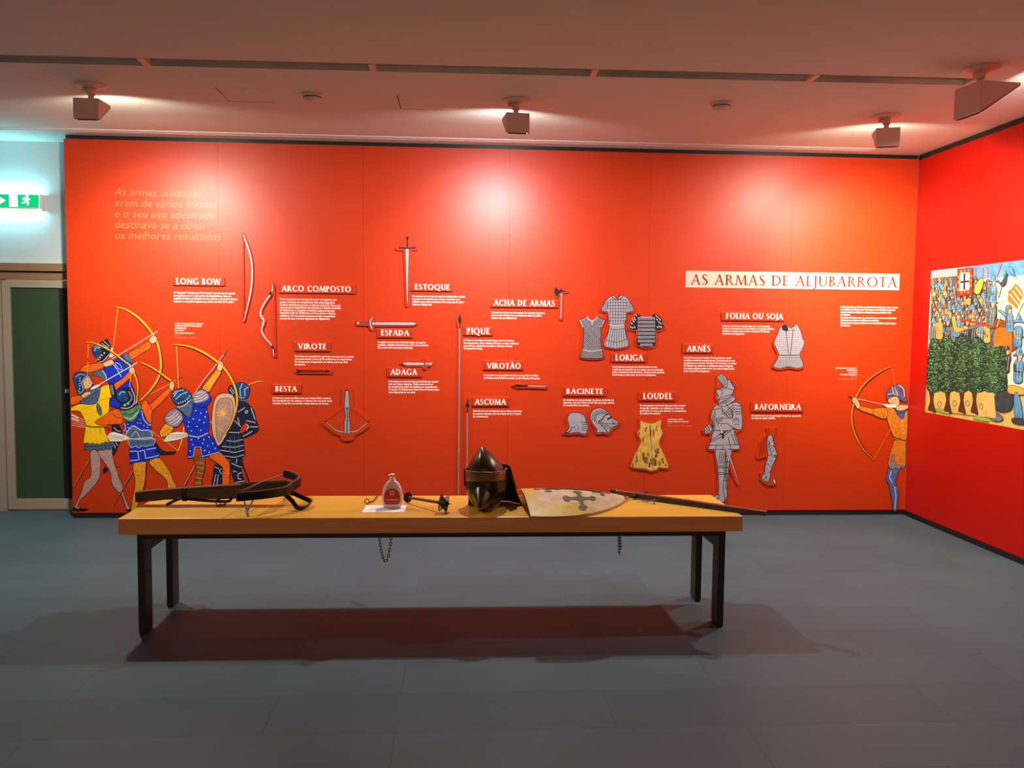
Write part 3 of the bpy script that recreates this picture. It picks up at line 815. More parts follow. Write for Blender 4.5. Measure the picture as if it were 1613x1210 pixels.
# skull: half widths read from the photograph per height
sk=[(775,735,799,.125),(765,735,801,.127),(752,735.5,798,.124),(740,737,794,.118),(730,741,787,.105),(720,746.5,778,.082),(712,752,769,.052),(707,755.5,763,.026),(704.5,757,759,.006)]
rows=[]
for py,xl,xr,dy in sk:
    cx=(hx(xl)+hx(xr))/2; rx=(hx(xr)-hx(xl))/2; row=[]
    apx=hx(757.5); f=1-(py-704.5)/(775-704.5)
    for k in range(40):
        A=2*pi*k/40
        keel=.10*max(0,cos(A+pi/2+.25))**14*(f**.7)
        row.append(Vector((cx+(rx)*cos(A)*(1+keel),HY+.02*(1-f)+.0-dy*sin(-A)*(1+keel)*1.0,hz(py))))
    rows.append(row)
s_=MB(); s_.add([v for r in rows for v in r],[(i*40+k,i*40+(k+1)%40,(i+1)*40+(k+1)%40,(i+1)*40+k) for i in range(len(rows)-1) for k in range(40)]+[tuple((len(rows)-1)*40+k for k in range(40))],HST,True)
s_.build('skull_cap',hm,recalc=True)
# visor: front half shell with a beak
def visor(th,t):
    """th -95..95 deg around the front, t 0 bottom..1 top"""
    zb=hz(803)+.004+abs(th/95)**1.3*.052; zt2=hz(752)-.012*abs(th/95); z=zb+(zt2-zb)*t
    a=th*Q
    rx=.0975*(.80+.20*min(1,t*1.6)**.6)+.006*sin(pi*min(1,t*1.1)); ry=.126+.016*sin(pi*t)
    x=hx(765.5)+.0+sin(a)*rx; y=HY-cos(a)*ry+.004
    d=math.hypot((th+15)/27,(t-.40)/.40)
    b=max(0,1-d)
    y-=.085*b; z-=.028*b; x-=.012*b
    return Vector((x,y,z))
V=MB(); V.grid([[visor(-95+190*j/56,i/28) for j in range(57)] for i in range(29)],VST,True); vis=V.build('visor',hm)
m2=vis.modifiers.new('thickness','SOLIDIFY'); m2.thickness=.003; m2.offset=1
def vstrip(th0,th1,t0,t1,e,mm,n=24):
    P=[]
    for i in range(3):
        P.append([visor(th0+(th1-th0)*j/n,t0+(t1-t0)*i/2)+Vector((sin((th0+(th1-th0)*j/n)*Q)*e,-cos((th0+(th1-th0)*j/n)*Q)*e,0)) for j in range(n+1)])
    return MB().grid(P,mm,True)
o_=vstrip(-95,95,0,.085,.005,HBR,40).build('lower_trim',vis); o_.modifiers.new('t','SOLIDIFY').thickness=.003
# side trims
for th in (-92,70):
    o_=vstrip(th,th+6,.05,.86,.005,HBR,3).build('side_trim',vis); o_.modifiers.new('t','SOLIDIFY').thickness=.003
rv=MB()
for th in (-80,-55,-25,5,35,62,85):
    q=visor(th,.04); MB().lathe([(.004,0),(.003,.003),(.001,.004)],(q.x+sin(th*Q)*.008,q.y-cos(th*Q)*.008,q.z-.002),CHAINM,8).build('rivet',vis)
for th in (-40,-36,-32,-28,-44):
    for k in range(3):
        q=visor(th-2*k,.5+.1*k); rv.lathe([(.0026,-.002),(.0026,.002)],(q.x+sin(th*Q)*.004,q.y-cos(th*Q)*.004,q.z),BLACK,8)
rv.build('breath_holes',vis)
# brow band with eye slot shade
def brow(th,t):
    a=th*Q; z0=hz(757)-.004+cos(a)*.012-.012*(th/95)**2; z1=hz(741)+cos(a)*.006-.004
    return Vector((hx(765.5)+sin(a)*.1045,HY+.002-cos(a)*.141,z0+(z1-z0)*t))
bb=MB(); bb.grid([[brow(-97+194*j/40,i/3) for j in range(41)] for i in range(4)],HBR,True); o_=bb.build('brow_band',hm); o_.modifiers.new('t','SOLIDIFY').thickness=.004
bb=MB(); bb.tube([brow(-97+194*j/40,1)+Vector((0,-.001,0)) for j in range(41)],.0028,HBR,6); bb.build('band_edge',hm)
rv=MB()
for th in (-50,-20,10,38,62):
    q=brow(th,.93); MB().lathe([(.0035,0),(.002,.003)],(q.x+sin(th*Q)*.005,q.y-cos(th*Q)*.005,q.z),CHAINM,8).build('band_rivet',hm)
es=MB(); es.grid([[visor(-55+110*j/20,.9+.16*i)+Vector((0,.012,0)) for j in range(21)] for i in range(2)],BLACK,True); es.build('eye_slit',hm)
# side hinges
for th in (-97,84):
    q0=brow(th,.0); q1=brow(th,1)
    MB().bbox((q0.x-.009,q0.y-.014,q0.z-.022),(q0.x+.009,q0.y+.014,q1.z+.006),BLACK,.003).build('side_hinge',hm)
# mail curtain hanging behind
mm_=MB(); P=[]
for i in range(9):
    t=i/8; row=[]
    for j in range(33):
        th=(-100-160*j/32)*Q-.05  # around the back
        th=(95+170*j/32)*Q
        rr=.100+.036*t+.005*sin(9*th+3*t)*t
        row.append(Vector((hx(769)+sin(th)*rr*1.02+.03*t+.012,HY+.01-cos(th)*rr*.98,hz(752)-(hz(752)-TZ-.002)*t)))
    P.append(row)
mm_.grid(P,MAIL,True); o_=mm_.build('mail_curtain',hm); o_.modifiers.new('t','SOLIDIFY').thickness=.004
# neck guard plate of the skull, behind right
ng=MB(); P=[]
for i in range(8):
    t=i/7; row=[]
    for j in range(25):
        th=(80+200*j/24)*Q; rr=.103+.02*t
        row.append(Vector((hx(769)+sin(th)*rr+.016*t+.01,HY+.012-cos(th)*rr*1.1,hz(738)-.115*t)))
    P.append(row)
ng.grid(P,HST,True); o_=ng.build('neck_guard',hm); o_.modifiers.new('t','SOLIDIFY').thickness=.003

# ---- shield lying on the table
nearp=[(836,813.5),(870,814),(905,812.5),(935,807.5),(960,800.5),(979,791.5),(990,783)]
farp=[(812,773),(845,772),(880,772.5),(915,774),(945,776),(970,778.5),(990,783)]
NP=sm3([at(x,y,Z=TZ+.012) for x,y in nearp],5); FP=sm3([at(x,y,Z=TZ+.028) for x,y in farp],5); FP[-1]=NP[-1].copy()
NV=24
def shp(u,v,e=0.0):
    i=u*(len(NP)-1); a=min(int(i),len(NP)-2); f=i-a
    n_=NP[a].lerp(NP[a+1],f); r_=FP[a].lerp(FP[a+1],f)
    wv=(r_-n_).length
    q=n_.lerp(r_,v); q.z+=.10*wv*sin(pi*v)+e
    q.x+=.0*sin(pi*v)
    return q
SHB=mat('shield_cream_paint',(190,176,134),.5,noise=(14,(150,138,104),.8),bump=(40,.1))
SHY=mat('shield_yellow_border',(190,164,52),.5,noise=(20,(160,136,44),.7))
SHG=mat('shield_green_paint',(50,66,34),.55,noise=(40,(74,84,44),.6))
SHE=mat('shield_wood_edge',(196,150,76),.55)
sh=thing('shield',(at(900,800,Z=TZ).x,4.3,TZ),'cream painted wooden shield with green crosses lying on the table','shield')
s_=MB(); NU=44
P=[[shp(i/NU,j/NV) for j in range(NV+1)] for i in range(NU+1)]
s_.grid(P,SHB,True)
Pb=[[shp(i/NU,j/NV,-.010) for j in range(NV+1)] for i in range(NU+1)]
s_.grid(Pb,SHE,True,True)
bo=s_.build('board',sh,recalc=False)
e_=MB()
for i in range(NU): e_.add([P[i][0],P[i+1][0],Pb[i+1][0],Pb[i][0]],[(0,1,2,3)],SHE); e_.add([P[i][NV],P[i+1][NV],Pb[i+1][NV],Pb[i][NV]],[(3,2,1,0)],SHE)
for j in range(NV): e_.add([P[0][j],P[0][j+1],Pb[0][j+1],Pb[0][j]],[(3,2,1,0)],SHE)
e_.build('rim_edge',sh)
y_=MB()
wob=lambda u: .012*sin(31*u)+.008*sin(57*u)
y_.grid([[shp(i/40*(.05+.0),j/NV,.0012) for j in range(NV+1)] for i in range(41)],SHY,True)
y_.grid([[shp(.05+.42*i/40,.24*(1-.25*(i/40)**3)*j/8+ (wob(i/40)*j/8),.0012) for j in range(9)] for i in range(41)],SHY,True)
for j in range(NV):
    v0,v1=j/NV,(j+1)/NV
    y_.add([shp(.05,v0,.0012),shp(.075+.035*sin(3*v0)+wob(v0),v0,.0012),shp(.075+.035*sin(3*v1)+wob(v1),v1,.0012),shp(.05,v1,.0012)],[(0,1,2,3)],SHY)
y_.build('yellow_border',sh)
# cross emblems, laid out on the board
def emblem(cu,cv,su,sv,nm):
    g=MB()
    arm=[(0,-.18),(.3,-.16),(.62,-.12),(.8,-.30),(1.0,-.22),(1.12,0),(1.0,.22),(.8,.30),(.62,.12),(.3,.16),(0,.18)]
    for k in range(4):
        A=k*pi/2; pts=[(a*cos(A)-b*sin(A),a*sin(A)+b*cos(A)) for a,b in arm]
        g.poly([shp(min(.99,max(.0,cu+su*a)),min(1,max(0,cv+sv*b)),.0022) for a,b in smooth(pts,True,3)],SHG)
    g.poly([shp(cu+su*a,cv+sv*b,.0024) for a,b in [(-.22,-.22),(.22,-.22),(.22,.22),(-.22,.22)]],SHG)
    return g.build(nm,sh)
emblem(.42,.30,.125,.22,'green_cross')
emblem(.20,.60,.09,.12,'green_cross'); emblem(.64,.56,.085,.15,'green_cross')
cd=MB(); cd.tube([shp(.20+.45*k/20,.61+.03*sin(pi*k/20),.003) for k in range(21)],.0035,SHG,6); cd.build('cord',sh)

# ---- wooden sword
PO=at(962.5,775,Z=TZ+.0215); TI=at(1207.5,810,Z=TZ+.010)
GU=at(999,780.5,Z=TZ+.013); ax2=(TI-PO).normalized()
SWD=mat('dark_sword_wood',(78,56,44),.38,noise=(5,(54,38,30),.8,(1,6,6)))
sw=thing('sword',at(1080,800,Z=TZ),'dark wooden practice sword lying diagonally over the right table end','sword')
def bar(mb,a,b,w0,w1,h0,h1,m,side=None):
    d=(b-a).normalized(); s=Vector((d.y,-d.x,0)).normalized(); u=s.cross(d)
    if u.z<0: u=-u
    vs=[]
    for q,w_,h_ in ((a,w0,h0),(b,w1,h1)):
        vs+=[q-s*w_-u*h_,q+s*w_-u*h_,q+s*w_*.75+u*h_,q-s*w_*.75+u*h_]
    mb.add(vs,[(0,1,2,3),(7,6,5,4),(0,4,5,1),(1,5,6,2),(2,6,7,3),(3,7,4,0)],m)
zz=TZ+.0145
G2=at(1000,783,Y=4.56); 
base=Vector((GU.x,GU.y,zz+.002)); tipb=Vector((TI.x,TI.y,zz)); pom=Vector((PO.x,PO.y,PO.z))
b_=MB(); bar(b_,base,tipb,.027,.021,.012,.010,SWD); b_.build('blade',sw,recalc=True)
GRP=mat('reddish_grip_wood',(128,86,64),.45,noise=(8,(100,64,46),.7))
b_=MB(); bar(b_,pom.lerp(base,.16),base,.017,.018,.012,.012,GRP); b_.build('grip',sw,recalc=True)
b_=MB(); bar(b_,pom,pom.lerp(base,.18),.021,.021,.015,.015,SWD); b_.build('pommel',sw,recalc=True)
cg0=at(996,784,Z=TZ+.012); cg1=at(1019,775,Z=TZ+.02)
cg0.z=base.z; cg1.z=base.z+.004
b_=MB(); bar(b_,cg0,cg1,.009,.007,.008,.006,SWD); b_.build('cross_guard',sw,recalc=True)
b_=MB(); q=pom.lerp(base,.2)
b_.tube([q+Vector((0,.021*cos(k),.018*sin(k))) for k in [i*2*pi/12 for i in range(12)]],.003,CHAINM,6,closed=True); b_.build('wire_binding',sw)
# pin and chain of the sword
pn=at(1030,794,Z=TZ)
ps=thing('security_chain',pn,'short chain from the sword guard to a small steel pin','chain','security chains on the table')
MB().lathe([(.009,0),(.009,.002),(.003,.003),(.0028,.018),(.006,.020),(.006,.024),(.002,.026)],pn,CHAINM,12).build('pin',ps)
ch=MB(); chain(ch,[pn+Vector((0,0,.02)),at(1018,790,Z=TZ+.006),at(1003,786,Z=TZ+.012)],.009); ch.build('links',ps)

# chains hanging under the table
def hang(pts,lab):
    P=sm3([at(x,y,Y=4.27) for x,y in pts],6); mb=MB(); chain(mb,P,.016,CHAINM,.002)
    tag(mb.build('hanging_chain'),lab,'chain','chains hanging under the table')
hang([(598,845),(599,858),(602,874),(606,883),(610,881),(613,870),(615,858),(616,845)],'loop of thin chain hanging under the table below the soap bottle')
P=sm3([at(x,y,Y=4.27) for x,y in ((974.5,845),(975,860),(975.5,876))],5)
mb=MB(); chain(mb,P,.016,CHAINM,.002); chain(mb,[q+Vector((.008,0,0)) for q in P[:7]],.016,CHAINM,.002)
tag(mb.build('hanging_chain'),'short doubled chain end hanging under the table below the shield tip','chain','chains hanging under the table')
# ================================================================ GRAPHICS ON THE RED PANELS
def base_at(px,py): return at(px,py,Y=YP)
# ---- title plates
plates=[('LONG BOW',(272.4,437.3,354.5,451.2),(277.4,348,438.8,448)),
 ('ARCO COMPOSTO',(439,447.8,560,463.3),(443.5,552.6,450.6,459.4)),
 ('VIROTE',(464,539.2,520.4,554.3),(468.8,514,541.4,550)),
 ('BESTA',(429,605.4,474.7,620.3),(433.6,468.3,608.4,616.6)),
 ('ESTOQUE',(646.6,446.5,713,459.8),(653,708.6,447.9,456.3)),
 ('ESPADA',(594,518.6,650.3,533),(600,645,519.9,528.5)),
 ('ADAGA',(610,579.4,664.7,594.7),(615,657.3,581.6,590.5)),
 ('PIQUE',(729.7,515.3,776.8,529.5),(735,771.4,517,526.3)),
 ('ACHA DE ARMAS',(772.6,470.8,879,485.5),(777.3,873.5,472.9,481.8)),
 ('VIROTÃO',(761,567.8,825,583.7),(766.4,820,572,580.7)),
 ('ASCUMA',(743.3,625.3,802.3,640.7),(747.5,797.6,628.8,637.4)),
 ('BACINETE',(886.4,609.7,955.3,624.8),(892,949.9,612.4,620.6)),
 ('LORIGA',(962.6,556.4,1018.2,571.5),(969.3,1013.4,558.7,568)),
 ('ARNÊS',(1074.8,541.6,1123,557),(1081.7,1118.7,544.8,553.8)),
 ('LOUDEL',(1006,617.3,1063.2,632.3),(1012.9,1059,619.4,628.6)),
 ('FOLHA OU SOJA',(1136.3,491.9,1237,506.5),(1143.4,1233.9,493.7,502.5)),
 ('BAFORNEIRA',(1182,633.7,1265.2,649.7),(1188.7,1262,636.6,645.3))]
DRED=mat('plate_groove_dark_red',(84,18,8),.6)
for txt,(x0,y0,x1,y1),(lx0,lx1,ly0,ly1) in plates:
    D=.012
    a=at(x0,(y0+y1)/2,Y=YP); b=at(x1,(y0+y1)/2,Y=YP)
    zt1=(at((x0+x1)/2,y0,Y=YP)).z; zb1=at((x0+x1)/2,y1-1.2,Y=YP).z
    t=thing('title_plate',((a.x+b.x)/2,YP,zb1),'raised red title plate with white letters %s'%txt,'sign','raised red title plates')
    MB().bbox((a.x,YP-D,zb1),(b.x,YP-.0002,zt1),RED,.0012).build('plate_board',t)
    la=at(lx0,(ly0+ly1)/2,Y=YP-D); lb_=at(lx1,(ly0+ly1)/2,Y=YP-D); lz0=at((lx0+lx1)/2,ly1,Y=YP-D).z; lz1=at((lx0+lx1)/2,ly0,Y=YP-D).z
    # bracket marks left and right of the word
    for s,q in ((-1,la.x),(1,lb_.x)):
        xx=q+s*.013
        if s<0: xx=max(xx,a.x+.006)
        else: xx=min(xx,b.x-.006)
        br=MB().box((xx-.002,YP-D-.0005,lz0-.004),(xx+.002,YP-D+.0005,lz1+.004),DRED)
        br.box((min(xx,xx-s*.006),YP-D-.0005,lz0-.004),(max(xx,xx-s*.006),YP-D+.0005,lz0-.002),DRED)
        br.build('bracket_mark',t)
    L=MB()
    for k_,p in enumerate(roman(txt,.2,.1)):
        pts=[(la.x+u*(lb_.x-la.x),YP-D-.0025-.00003*(k_%40),lz0+v*(lz1-lz0)) for u,v in p]
        L.prism(pts,(0,.0026,0),WHITE_INK)
    L.build('lettering',t)

# ---- title band
tl=thing('title_band',at(1248,455,Y=YP),'cream title strip reading AS ARMAS DE ALJUBARROTA on the red panel','sign')
q=[at(x,y,Y=YP-.0006) for x,y in ((1080.5,427.8),(1417.4,430.1),(1416.2,456.2),(1080,453.7))]
xl=(q[0].x+q[3].x)/2; xr=(q[1].x+q[2].x)/2; zt1=(q[0].z+q[1].z)/2; zb1=(q[2].z+q[3].z)/2
MB().add([(xl,YP-.0006,zb1),(xr,YP-.0006,zb1),(xr,YP-.0006,zt1),(xl,YP-.0006,zt1)],[(0,1,2,3)],CREAM).build('band',tl)
L=MB(); la=at(1088,442,Y=YP).x; lb_=at(1413.5,442,Y=YP).x; hh=zt1-zb1; z0=zb1+hh*.17; z1=zt1-hh*.21
for k_,p in enumerate(roman('AS ARMAS DE ALJUBARROTA',.14,.075,.1)):
    L.add([(la+u*(lb_-la),YP-.0012-.00003*(k_%40),z0+v*(z1-z0)) for u,v in p],[tuple(range(len(p)))],REDINK)
L.build('lettering',tl)

# ---- small texts
texts=[
('small white paragraph under the LONG BOW title plate',273.6,[461.2,465.7,470.2,474.8],374.6,2,
 ['O "long bow", literalmente "arco longo", era um arco de grande','envergadura, com 2 a 2,5 metros de comprimento, feito em','madeira de teixo, permitindo um tiro potente e de grande alcance.','Equipava os arqueiros ingleses que vieram do lado de D. João I.']),
('small white paragraph under the ARCO COMPOSTO title plate',440.5,[471.3,476,480.4,484.6,488.9,493.1,497.5,501.8],537.2,3,
 ['O arco composto era uma peça de menor envergadura, com','apenas 1,5 metros de comprimento, feito pela justaposição','de vários materiais (e por isso se chamava composto). Era o arco','mais comum na Idade Média. Nos primeiros 5 minutos da Batalha','de Aljubarrota, os arqueiros e besteiros anglo-portugueses','dispararam mais de 15.000 setas e virotes contra o exército','castelhano. Por este cálculo se pode perceber a quantidade','enorme de setas e virotes disparados em Aljubarrota.']),
('small white paragraph under the VIROTE title plate',464,[561.5,565.8,570.1,574.4],557.5,0,
 ['Um virote era o projéctil de uma besta: uma seta curta e pesada,','com ponta maciça e cerca de 30 centímetros de comprimento.','Os virotes eram transportados em aljavas, presas ao cinto','do besteiro.']),
('small white paragraph under the BESTA title plate',429.4,[627.2,631.4,635.7],522.8,1,
 ['A besta era a mais mortífera arma que a Idade Média conhecia.','Era constituída por um pequeno e robusto arco montado numa','coronha. O seu tiro era mortal a muitas dezenas de metros.']),
('small white paragraph under the ESTOQUE title plate',648.9,[466.6,471,475.4,479.7],733.4,0,
 ['Um estoque era um tipo de espada de lâmina fina e afilada,','com gume convergente para a ponta, destinada a ser','utilizada como arma perfurante. Era a arma que D. João I','trazia em Aljubarrota.']),
('small white paragraph under the ESPADA title plate',595.3,[539.2,543.4,547.7],675.4,1,
 ['A espada era uma arma de lâmina dupla, com gumes','paralelos, utilizada essencialmente como arma cortante.','Era a mais nobre das armas medievais.']),
('small white paragraph under the ADAGA title plate',612,[601,605.2,609.4,613.6,618],690.8,0,
 ['Uma adaga era uma arma branca da família das espadas','mas com menor tamanho. Media cerca de 40 cm','de comprimento total. Era utilizada em complemento','da espada. Em Aljubarrota, Nuno Álvares Pereira trazia','uma adaga presa ao seu cinto.']),
('small white paragraph under the PIQUE title plate',730.2,[536,540.5,544.8,549],817,1,
 ['O Pique era uma lança de haste longa, com 5 a 6 metros','de comprimento. Eram utilizados fincados no chão, inclinados','para a frente, destinados a receber o primeiro embate','da vanguarda inimiga.']),
('small white paragraph under the ACHA DE ARMAS title plate',773.8,[492.4,496.7,501],858.6,0,
 ['Uma acha de armas era uma espécie de machado de guerra,','arma de uso violento mas normalmente eficaz. D. João I','utilizou uma em Aljubarrota.']),
('small white paragraph under the VIROTÃO title plate',762,[591.2,595.6],851,1,
 ['Um virotão era uma espécie de chuço com ponteira metálica,','uma lança curta de fabrico popular, muito utilizada pelos peões.']),
('small white paragraph under the ASCUMA title plate',745,[647.5,651.9,656.3],822,0,
 ['Uma Ascuma era a designação que se dava a uma lança','de pequeno tamanho, com uma haste de 2 a 3 metros','de comprimento.']),
('small white paragraph under the BACINETE title plate',887,[630.3,634.4,638.5],967,0,
 ['Um bacinete era uma protecção da cabeça, da família dos','capacetes, mas com viseira móvel. Pelo seu preço elevado','era característico da nobreza.']),
('small white paragraph under the LORIGA title plate',964.5,[577.9,582.2,586.3,590.5],1046.5,2,
 ['Uma loriga era uma peça de vestuário feita em elos','metálicos, entrelaçados uns nos outros, que era envergada','pelos combatentes mais abastados. Vestia-se sobre jaquetas','acolchoadas e podia pesar cerca de 5 quilogramas.']),
('small white paragraph under the ARNÊS title plate',1077,[563.5,567.8,572,576.2,580.5,584.7],1160,2,
 ['Um arnês era uma protecção de corpo feita por peças','metálicas moldadas anatomicamente. Corresponde ao que','popularmente se chama "armadura". Em Portugal, no tempo','de Aljubarrota, ainda não se utilizavam arneses integrais,','mas apenas algumas peças soltas. Um arnês integral podia','pesar mais de 20 quilogramas.']),
('small white paragraph under the LOUDEL title plate',1008,[638.8,643.1,647.3,651.5],1081,2,
 ['Era uma jaqueta acolchoada, feita por várias camadas','de algodão, destinada a ser utilizada por baixo das','protecções do corpo, para diminuir as consequências','dos golpes dos inimigos.']),
('small white paragraph under the FOLHA OU SOJA title plate',1137.7,[513.5,517.6,521.7,525.8],1219,1,
 ['Folha ou soja eram as designações que os portugueses','davam às protecções de corpo feitas por pequenas lâminas','metálicas cravadas sobre tecido resistente. Na Europa','chamavam-se brigandines.']),
('small white paragraph under the BAFORNEIRA title plate',1183.6,[655,659],1261.5,0,
 ['Uma baforneira era uma protecção de pernas, que podia','ser feita em malha metálica.']),
('white introduction paragraph below the right end of the cream title strip',1323.8,[483.6,487.7,491.8,495.9,500.4,504.5,508.7,512.6],1414.5,0,
 ['A técnica usada na Batalha de Aljubarrota tinha sido muito testada','nas batalhas da Guerra dos Cem anos e dos dois lados estavam','experimentados soldados e comandantes que tinham neles','participado.','As armas utilizadas eram de várias formas e o seu uso adestrado','destinava-se a obter os melhores resultados.','Apresentam-se algumas delas com a sua descrição e informação','do seu uso.'])]
for lab,x0,ys,xm,ref,lines in texts:
    mb=MB(); text_block(mb,lines,x0,ys,xm,WHITE_INK,bold=.026,ref=ref,hscale=1.12)
    tag(mb.build('caption_text'),lab,'text','small white paragraphs on the red panels')
mb=MB(); W_=WHITE_INK; F_=FAINT2
text_block(mb,['COMO OS INGLESES SE TREINAM','ANTES DE PARTIR PARA LISBOA','(PORMENOR)','Jean Wavrin',"Chroniques d'Angleterre",'Séc. XV','The British Library, London'],275.4,[510,513.6,517.2,520.8,524.6,528.2,532],319.5,W_,bold=.02,mats=[W_,W_,W_,W_,W_,F_,F_],ref=0)
tag(mb.build('picture_credit'),'tiny white picture credit above the archers at left','text','tiny picture credits')
mb=MB(); text_block(mb,['LOUDEL DE D. JOÃO I','Usado na Batalha de Aljubarrota','1385','Museu de Alberto Sampaio, Guimarães'],1051.8,[661,664.4,667.8,671.2],1091,W_,bold=.02,mats=[W_,W_,F_,F_],ref=3)
tag(mb.build('picture_credit'),'tiny picture credit right of the quilted yellow tunic cut-out','text','tiny picture credits')
mb=MB(); text_block(mb,['BATALHA DE ALJUBARROTA','(PORMENOR)','Jean Wavrin',"Chroniques d'Angleterre",'Séc. XV','The British Library, London'],1349.8,[580.2,583.6,587,590.4,594,597.4],1316.3,W_,bold=.02,mats=[W_,W_,W_,W_,F_,F_],ref=0,right=True)
tag(mb.build('picture_credit'),'tiny right aligned picture credit left of the lone archer','text','tiny picture credits')
mb=MB(); text_block(mb,['As armas utilizadas','eram de vários formas','e o seu uso adestrado','destinava-se a obter','os melhores resultados'],179.4,[303,320.3,337.4,354.4,371.4],348.2,FAINT,bold=.0,shear=.2,ref=4)
tag(mb.build('wall_quote'),'large faint italic quotation at the upper left of the panels','text')

# ---------------------------------------------------------------- inks
I=dict(
 yel=ink('yellow',250,206,20,40,(234,180,14),.6), org=ink('orange',236,104,22,40,(206,74,12),.7), hose=ink('ochre_hose',236,164,40,60,(188,110,20),.8),
 bro=ink('brown_hose',148,88,38,60,(112,60,24),.8), blu=ink('blue',20,52,196,30,(14,34,150),.7), nav=ink('navy',26,36,62,30,(14,20,36),.7),
 slate=ink('slate_blue',84,108,140,45,(52,76,112),.8), helm=ink('helmet_blue',30,78,134,25,(18,44,88),.8), skin=ink('skin',226,184,140,50,(206,154,110),.6),
 mauve=ink('mauve_hose',190,158,150,45,(160,122,118),.8), green=ink('scarf_green',92,146,104,40,(52,104,72),.8), blk=ink('black',16,14,16), wht=ink('white',236,230,216),
 pale=ink('pale_line',190,198,214), bow=ink('bow_yellow',236,184,44,50,(196,140,26),.7), bowd=ink('bow_orange',206,118,36), lil=ink('lilac_sleeve',150,142,156,60,(96,92,120),.8),
 shld=ink('shield_mauve',178,140,128,40,(150,112,104),.7), rim=ink('shield_rim',206,166,136), gold=ink('gold_line',222,178,70), orob=ink('orange_tunic',220,132,30,40,(192,104,20),.8),
 hosb=ink('blue_hose',92,112,170,40,(62,80,142),.8), gsteel=ink('grey_steel',98,98,112,40,(66,66,84),.7), dred=ink('dark_red',120,24,10), wood=ink('wood_stick',120,74,46))
K=I['blk']
c4=crop(90,470,3.456); k1=crop(100,520,7.567); k2=crop(100,660,7.567); k3=crop(160,570,7.115); k4=crop(240,530,5.043); k5=crop(320,580,6.05); k6=crop(1330,570,5.045)
PL=WALLP
def fig(name,loc,lab,cat='printed figure',group='printed archers on the panels'): return thing(name,loc,lab,cat,group)
def A(fr,plane=None): return Art(fr,plane or PL)

# ---- archer at the back in blue tunic
g=fig('printed_archer',base_at(190,700),'printed archer in blue tunic aiming upwards behind the yellow archer')
A(c4).stroke([(330,52),(318,160),(305,268)],3,I['gold']).build('bowstring',g)
A(k1).fill([(340,500),(300,498),(305,540),(350,545)],I['bro'],line=K).fill([(200,470),(240,425),(330,402),(470,393),(492,430),(430,470),(340,498),(260,500),(206,492)],I['org'],line=K).build('rear_sleeve',g)
A(k1).fill([(465,470),(590,375),(690,310),(820,380),(790,560),(850,740),(880,900),(700,940),(555,900),(550,780),(620,760),(540,630),(500,590)],I['blu'],line=K).stroke([(585,400),(640,470),(690,560)],9,I['pale']).stroke([(610,390),(660,400),(695,450),(690,480),(640,440),(610,390)],6,I['pale']).build('tunic',g)
A(k1).fill([(355,500),(465,475),(510,540),(520,590),(495,605),(430,560),(355,535)],I['slate'],line=K).stroke([(460,478),(505,540),(512,592)],7,I['wht']).build('rear_cuff',g)
A(k1).fill([(700,300),(770,278),(830,370),(790,395),(740,350)],I['slate'],line=K).build('front_cuff',g)
A(c4).fill([(390,298),(440,270),(495,235),(512,268),(460,300),(420,328),(405,332)],I['org'],line=K).build('front_sleeve',g)
A(k1).fill([(470,400),(520,370),(570,350),(602,388),(580,415),(500,438)],I['skin'],line=K).build('rear_hand',g)
A(k1).fill([(540,230),(575,203),(602,210),(592,240),(620,290),(590,322),(550,332),(535,290)],I['skin'],line=K).build('face',g)
A(k1).fill([(440,150),(480,130),(520,105),(540,145),(560,180),(560,230),(545,300),(500,350),(460,385),(405,388),(415,340),(450,300),(455,240)],I['nav'],line=K).stroke([(455,155),(500,190),(540,210)],6,I['pale']).stroke([(480,130),(520,170),(550,190)],6,I['pale']).stroke([(410,385),(470,370),(545,290)],7,I['pale']).dots([(455,300),(485,275),(437,330),(417,352)],9,I['wht']).build('visor',g)
A(k1).fill([(338,235),(352,198),(390,178),(430,190),(452,220),(452,270),(420,310),(390,332),(355,295)],I['helm'],line=K).stroke([(370,250),(385,215),(430,215)],8,I['pale']).stroke([(365,200),(400,190),(440,210)],5,I['pale']).build('helmet',g)
A(c4).stroke([(320,48),(370,62),(420,90),(470,135),(515,190),(545,245),(562,305),(568,370),(555,430),(520,490),(480,535),(450,560)],17,K,taper=[.5,1,1,1,.5]).stroke([(320,46),(370,60),(420,88),(470,132),(515,187),(545,242),(560,305),(565,370),(552,430),(518,488),(478,533),(450,558)],11,I['bow'],taper=[.4,1,1,1,.4]).build('longbow',g)
A(c4).stroke([(300,330),(440,245),(555,174)],5,I['rim']).stroke([(545,180),(578,160)],7,I['gsteel'],taper=[1,.2]).build('arrow',g)
A(c4).fill([(500,225),(522,203),(541,212),(541,235),(515,246)],I['skin'],line=K).build('front_hand',g)

